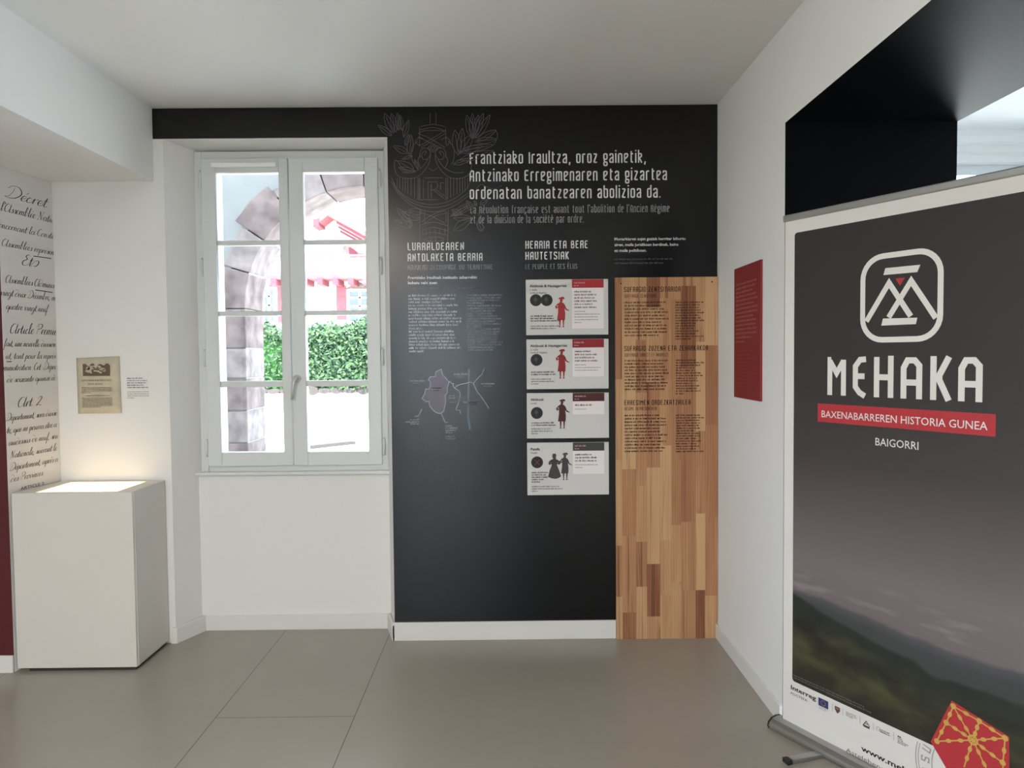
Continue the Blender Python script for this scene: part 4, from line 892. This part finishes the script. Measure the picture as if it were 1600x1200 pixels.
# ================================================================== ROLL-UP BANNER
BD = Vector((.485, -.8746, 0)); BN = Vector((-.8746, -.485, 0)); BO = Vector((1.100, 2.918, 0)); BW = .95; UP = Vector((0, 0, 1))
bn = thing('rollup_banner', 'tall roll-up banner with a white mountain emblem standing by the black opening', 'banner', tuple(BO+BD*.475))
m = MB(); m.obox(BO+UP*.038, BD*BW, -BN*.0012, UP*(2.05-.038)); m.build('sheet', mat('white banner film', (218, 214, 209), .45, .4), bn)
bF = Frame(BO, BD, UP); bF.N = BN.copy()
def banner_print():
    m = bpy.data.materials.new('printed mountain landscape'); m.use_nodes = True; nt = m.node_tree; b = nt.nodes['Principled BSDF']
    at = nt.nodes.new('ShaderNodeAttribute'); at.attribute_name = 'uvm'; sp = nt.nodes.new('ShaderNodeSeparateXYZ'); nt.links.new(at.outputs['Vector'], sp.inputs[0])
    U, V = sp.outputs[0], sp.outputs[1]
    def math_(op, a, b_=None, c=None):
        n = nt.nodes.new('ShaderNodeMath'); n.operation = op
        for i, q in enumerate((a, b_, c)):
            if q is None: continue
            if isinstance(q, (int, float)): n.inputs[i].default_value = q
            else: nt.links.new(q, n.inputs[i])
        return n.outputs[0]
    def ramp(fac, stops):
        r = nt.nodes.new('ShaderNodeValToRGB'); cr = r.color_ramp
        while len(cr.elements) < len(stops): cr.elements.new(.5)
        for e, (p, c) in zip(cr.elements, stops): e.position = p; e.color = (srgb(c) if isinstance(c, tuple) else (c, c, c))+(1,)
        nt.links.new(fac, r.inputs[0]); return r.outputs[0]
    def mix(f, a, b_):
        n = nt.nodes.new('ShaderNodeMix'); n.data_type = 'RGBA'; nt.links.new(f, n.inputs[0]); nt.links.new(a, n.inputs[6]); nt.links.new(b_, n.inputs[7]); return n.outputs[2]
    def noise(sx, sy, detail=4, off=0):
        mp_ = nt.nodes.new('ShaderNodeMapping'); mp_.inputs['Scale'].default_value = (sx, sy, 1); mp_.inputs['Location'].default_value = (off, off*.7, off)
        nt.links.new(at.outputs['Vector'], mp_.inputs[0]); n = nt.nodes.new('ShaderNodeTexNoise'); n.inputs['Scale'].default_value = 1; n.inputs['Detail'].default_value = detail
        nt.links.new(mp_.outputs[0], n.inputs['Vector']); return n.outputs['Fac']
    vn = math_('DIVIDE', V, 2.0)
    sky = ramp(vn, [(.0, (104, 94, 94)), (.28, (112, 101, 101)), (.36, (116, 105, 106)), (.46, (92, 84, 83)), (.56, (66, 60, 58)), (.7, (54, 51, 49)), (1, (48, 46, 43))])
    cl = math_('MULTIPLY', math_('SUBTRACT', noise(5, 26, 5, 2), .5), math_('GREATER_THAN', .72, V))
    sky2 = mix(ramp(math_('ADD', cl, .35), [(.38, 0.0), (.55, 1.0)]), sky, ramp(vn, [(0, (134, 122, 124)), (.3, (140, 128, 130)), (.36, (120, 110, 110))]))
    bandm = math_('MULTIPLY', math_('LESS_THAN', V, .70), .8); sky = mix(bandm, sky, sky2)
    def ridge(stops, n, amp):
        r = ramp(math_('DIVIDE', U, .95), [(u/.95, h) for u, h in stops]); sv = nt.nodes.new('ShaderNodeSeparateColor'); nt.links.new(r, sv.inputs[0])
        h = math_('ADD', sv.outputs[0], math_('MULTIPLY', math_('SUBTRACT', n, .5), amp)); d = math_('SUBTRACT', h, V)
        return math_('MULTIPLY_ADD', d, 70, .5), d
    f1, d1 = ridge([(0, .588), (.206, .583), (.349, .574), (.448, .562), (.584, .557), (.672, .553), (.786, .556), (.95, .565)], noise(9, .1, 4, 5), .028)
    f2, d2 = ridge([(0, .580), (.244, .518), (.41, .490), (.547, .476), (.606, .449), (.7, .458), (.783, .462), (.95, .46)], noise(10, .1, 4, 9), .03)
    cl1 = nt.nodes.new('ShaderNodeClamp'); nt.links.new(f1, cl1.inputs[0]); cl2 = nt.nodes.new('ShaderNodeClamp'); nt.links.new(f2, cl2.inputs[0])
    far = ramp(math_('MULTIPLY', d1, 6), [(0, (84, 82, 84)), (.25, (66, 68, 68)), (1, (60, 62, 58))])
    meadow = ramp(noise(5, 9, 5, 1), [(.40, (38, 38, 28)), (.52, (52, 52, 38)), (.62, (70, 69, 46)), (.75, (84, 82, 56))])
    nearc = mix(ramp(math_('MULTIPLY', d2, 4), [(.12, 0.0), (.4, 1.0)]), ramp(noise(8, 14, 4, 3), [(.3, (38, 40, 36)), (.7, (48, 50, 44))]), meadow)
    low = ramp(math_('DIVIDE', V, .5), [(.42, 1.0), (.66, 0.0)])
    nearc = mix(math_('MULTIPLY', low, .7), nearc, ramp(V, [(0, (42, 40, 34)), (1, (42, 40, 34))]))
    col = mix(cl2.outputs[0], mix(cl1.outputs[0], sky, far), nearc)
    nt.links.new(col, b.inputs['Base Color']); b.inputs['Roughness'].default_value = .5; b.inputs['Specular IOR Level'].default_value = .35
    return m
pu0, pu1, pv0, pv1, rr = .046, BW-.046, .217, 1.987, .012
pts = []
for cx, cz, a0 in ((pu1-rr, pv1-rr, 0), (pu0+rr, pv1-rr, 90), (pu0+rr, pv0+rr, 180), (pu1-rr, pv0+rr, 270)):
    for k in range(6): a = math.radians(a0+90*k/5); pts.append((cx+rr*math.cos(a), cz+rr*math.sin(a)))
a = Art(bF); a.poly(pts); pp = a.build('printed_picture', banner_print(), bn)
at_ = pp.data.attributes.new('uvm', 'FLOAT_VECTOR', 'POINT')
for k, (u, v_) in enumerate(pts): at_.data[k].vector = (u, v_, 0)
BWHITE = mat('white banner print', (222, 218, 212), .45, .35); BRED = mat('red banner print', (178, 52, 58), .45, .35); BINK = mat('dark banner print', (40, 38, 40), .5, .3)
bG = Frame(BO, BD, UP, lift=.0014); bG.N = BN.copy()
# emblem
a = Art(bG); cx, cz, hw_, hh, R_ = .4805, 1.708, .1475, .1535, .085; ol = []
for ox, oz, a0 in ((hw_-R_, hh-R_, 0), (-hw_+R_, hh-R_, 90), (-hw_+R_, -hh+R_, 180), (hw_-R_, -hh+R_, 270)):
    for k in range(9): t_ = math.radians(a0+90*k/8); ol.append((cx+ox+(R_-.009)*math.cos(t_), cz+oz+(R_-.009)*math.sin(t_)))
a.stroke(ol, .019, closed=True)
a.stroke([(.357, 1.630), (.441, 1.758), (.520, 1.640)], .019); a.stroke([(.605, 1.630), (.520, 1.758), (.441, 1.640)], .019)
a.poly([(.420, 1.787), (.541, 1.785), (.551, 1.808), (.427, 1.810)]); a.poly([(.414, 1.613), (.538, 1.613), (.543, 1.634), (.420, 1.637)])
emb = a.build('emblem', BWHITE, bn)
a = Art(bG); a.poly([(.464, 1.771), (.4985, 1.771), (.481, 1.745)]); tag(a.build('red_triangle', BRED, emb), 'small red triangle')
# MEHAKA
BIG = {'M': [[(0, 0), (0, 13.4), (.5, 13.4)], [(0, 13.0), (2.6, 8.4), (5.2, 13.0)], [(5.2, 13.4), (5.2, 0)]], 'E': [[(5.0, 13.6), (2.2, 13.4), (0, 11), (0, 3.5), (2, 1.4), (4.6, .2)], [(0, 7.4), (4.4, 7.4)]],
       'H': [[(0, 14.4), (0, 0)], [(5.4, 14.8), (5.4, 0)], [(0, 7.2), (5.4, 7.2)]], 'A': [[(0, 0), (0, 10.6), (1.4, 13.2), (4.0, 13.2), (5.6, 11.4), (5.6, 0)], [(0, 5.6), (5.6, 5.6)]], 'K': [[(0, 14.6), (0, 0)], [(5.0, 14.4), (1.9, 8.2), (1.9, 6.8), (5.0, 0)]]}
a = Art(bG)
for ch, u0, u1 in (('M', .199, .277), ('E', .305, .367), ('H', .388, .461), ('A', .487, .562), ('K', .589, .662), ('A', .679, .753)):
    wd = {'M': 5.2, 'E': 5, 'H': 5.4, 'A': 5.6, 'K': 5.2}[ch]; sw_ = .0205; sx = (u1-u0-sw_)/wd
    for pl_ in BIG[ch]: a.stroke([(u0+sw_/2+x*sx, 1.363+y*.0098) for x, y in pl_], sw_)
a.build('name_lettering', BWHITE, bn)
a = Art(bG); a.rect(.157, 1.260, .793, 1.329); st = a.build('red_strip', BRED, bn)
bH = Frame(BO, BD, UP, lift=.0022); bH.N = BN.copy()
a = Art(bH); sans_text(a, 'BAXENABARREREN HISTORIA GUNEA', .175, 1.278, .027, .595, 0, .004); a.build('strip_lettering', BWHITE, st)
a = Art(bG); sans_text(a, 'BAIGORRI', .396, 1.194, .028, .156, 0, .004); a.build('town_lettering', BWHITE, bn)
a = Art(bG); fine_lines(a, .052, [.31, .34], .240, .0095, .0042); a.build('credit_lettering', mat('grey credit print', (110, 106, 100), .6), bn)
# sponsor row
a = Art(bG)
sans_text(a, 'Interreg', .040, .181, .018, .118, 0, .02); sans_text(a, 'POCTEFA', .040, .160, .0105, .078, 0)
a.rect(.169, .1695, .2125, .200, 2)
for k in range(12): t_ = 2*PI*k/12; a.disc(.1908+.0095*math.cos(t_), .1848+.0095*math.sin(t_), .0014, 3, .0004, 6)
fine_lines(a, .172, [.038, .030], .163, .0055, .0026, 4)
a.poly([(.241, .197), (.263, .197), (.263, .184), (.252, .171), (.241, .184)], 5); a.stroke([(.245, .190), (.259, .190)], .002, 3, .0004); a.poly([(.246, .186), (.258, .186), (.252, .177)], 6, .0004)
fine_lines(a, .288, [.04, .044, .03], .192, .0065, .0036, 4)
a.stroke([(.357, .173), (.371, .194), (.385, .178)], .003, 1); a.poly([(.360, .170), (.384, .170), (.384, .178), (.360, .178)], 1); a.stroke([(.364, .184), (.378, .184)], .0025, 1)
a.stroke(smooth_path([(.413, .178), (.411, .186), (.416, .194), (.424, .190), (.420, .182)], 4), .0016, 4); fine_lines(a, .424, [.036, .036], .186, .007, .0036, 1)
a.disc(.4925, .194, .0028, 1); a.disc(.499, .194, .0028, 1); fine_lines(a, .490, [.016, .02, .038, .03], .187, .0055, .0026, 1)
for u in (.2305, .274, .345, .398, .475): a.rect(u, .172, u+.0012, .200, 4)
a.build('sponsor_logos', [BINK, mat('mid banner print', (70, 67, 68), .5), mat('blue flag print', (48, 52, 100), .5), mat('yellow star print', (206, 178, 70), .5), mat('grey banner print', (146, 140, 136), .5), mat('crest print', (78, 66, 70), .5), mat('crest red print', (120, 62, 62), .5)], bn)
a = Art(bG); sans_text(a, 'www.mehaka.eus', .351, .078, .021, .30, 0, .02); sans_text(a, 'Astelehenetik ibiakoitzera', .289, .044, .017, .36, 1); a.build('address_lettering', [BINK, mat('soft banner print', (96, 92, 92), .5)], bn)
# grey seal and red shield
a = Art(bG); sc_, sr = (.74, .16), .185
for r_ in (sr, sr-.009, sr-.055): a.stroke([(sc_[0]+r_*math.cos(math.radians(t_)), sc_[1]+r_*math.sin(math.radians(t_))) for t_ in range(120, 236, 3) if sc_[1]+r_*math.sin(math.radians(t_)) < .214], .0025)
for ch, ang in (('U', 166), ('S', 180), ('I', 190), ('N', 199)):
    t_ = math.radians(ang); r_ = sr-.034; n_ = (-math.sin(t_), math.cos(t_)); up = (math.cos(t_), math.sin(t_))
    for pl_ in G[ch][1]: a.stroke([(sc_[0]+up[0]*r_+(-(x-2.5)*n_[0]*.0028)+up[0]*(y-7)*.0019, sc_[1]+up[1]*r_+(-(x-2.5)*n_[1]*.0028)+up[1]*(y-7)*.0019) for x, y in pl_], .0042)
a.build('seal_print', mat('grey seal print', (150, 146, 143), .5), bn)
SH = [(.606, .228), (.673, .394), (.846, .353), (.850, .16), (.80, .085), (.705, .105)]
a = Art(bH); a.poly(SH); sd = a.build('red_shield', BRED, bn)
bI = Frame(BO, BD, UP, lift=.0030); bI.N = BN.copy()
a = Art(bI); cc = (.741, .295)
V_ = [(.627, .239), (.657, .314), (.679, .378), (.759, .364), (.835, .344), (.830, .265), (.832, .175), (.765, .165), (.700, .150)]
V8 = [(.627, .239), (.657, .314), (.679, .378), (.759, .364), (.835, .344), (.829, .265), (.793, .205), (.715, .195)]
def chain(p, q, n):
    a.stroke([p, q], .0042)
    for k in range(1, n+1):
        t_ = k/(n+1); x, y = p[0]+(q[0]-p[0])*t_, p[1]+(q[1]-p[1])*t_; dx, dy = q[0]-p[0], q[1]-p[1]; L = math.hypot(dx, dy); dx, dy = dx/L, dy/L
        a.poly([(x+dx*.0105*c_-dy*.0066*s_, y+dy*.0105*c_+dx*.0066*s_) for c_, s_ in ((math.cos(2*PI*j/8), math.sin(2*PI*j/8)) for j in range(8))])
for v_ in V8: chain(cc, v_, 2)
for p, q in zip(V_, V_[1:]): chain(p, q, 1)
for v_ in V8[:6]: a.disc(v_[0], v_[1], .0095, 0, 0, 8)
for k in range(8):
    t_ = 2*PI*k/8; a.stroke([(cc[0]+.014*math.cos(t_), cc[1]+.014*math.sin(t_)), (cc[0]+.014*math.cos(t_+PI/4), cc[1]+.014*math.sin(t_+PI/4))], .006)
a.build('chain_print', mat('golden chain print', (196, 160, 76), .5), sd)
# hardware
prof = [(n_, z*.72) for n_, z in [(.045, .004), (.050, .018), (.046, .040), (.030, .056), (.004, .062), (-.022, .056), (-.036, .040), (-.040, .016), (-.036, .004)]]
o0 = BO-BD*.028; m = MB(); m.prism([tuple(o0+BN*n_+UP*z) for n_, z in prof], BD*(BW+.056))
m.obox(o0+BN*.048+UP*.015, BD*(BW+.056), BN*.004, UP*.005); base = m.build('cassette', ALU, bn, bevel=.0015)
DARKP = mat('black plastic end cap', (40, 38, 36), .5)
for s_ in (-.034, BW+.029):
    m = MB(); m.prism([tuple(BO+BD*s_+BN*n_*1.03+UP*(z*1.04)) for n_, z in prof], BD*.006); tag(m.build('end_cap', DARKP, base), 'black plastic end cap')
for s_, ang in ((.215, -12), (BW-.22, 8)):
    f0 = BO+BD*s_+BN*.03; dr = (Matrix.Rotation(math.radians(ang), 3, 'Z') @ BN); sd_ = Vector((-dr.y, dr.x, 0)); m = MB(); m.obox(f0-sd_*.016+UP*.001, dr*.15, sd_*.032, UP*.016)
    ft = m.build('foot', ALU, bn, bevel=.003)
    m = MB(); m.obox(f0-sd_*.017+dr*.15+UP*.0005, dr*.022, sd_*.034, UP*.017); tag(m.build('foot_tip', DARKP, ft, bevel=.003), 'black rubber tip')
m = MB(); m.obox(BO-BD*.006+BN*.008+UP*2.036, BD*(BW+.012), -BN*.016, UP*.026); m.build('top_rail', ALU, bn, bevel=.004)
m = MB(); m.tube([BO+BD*.475-BN*.02+UP*.05, BO+BD*.475-BN*.02+UP*2.045], .008, 10); m.build('support_pole', ALU, bn, smooth=True)
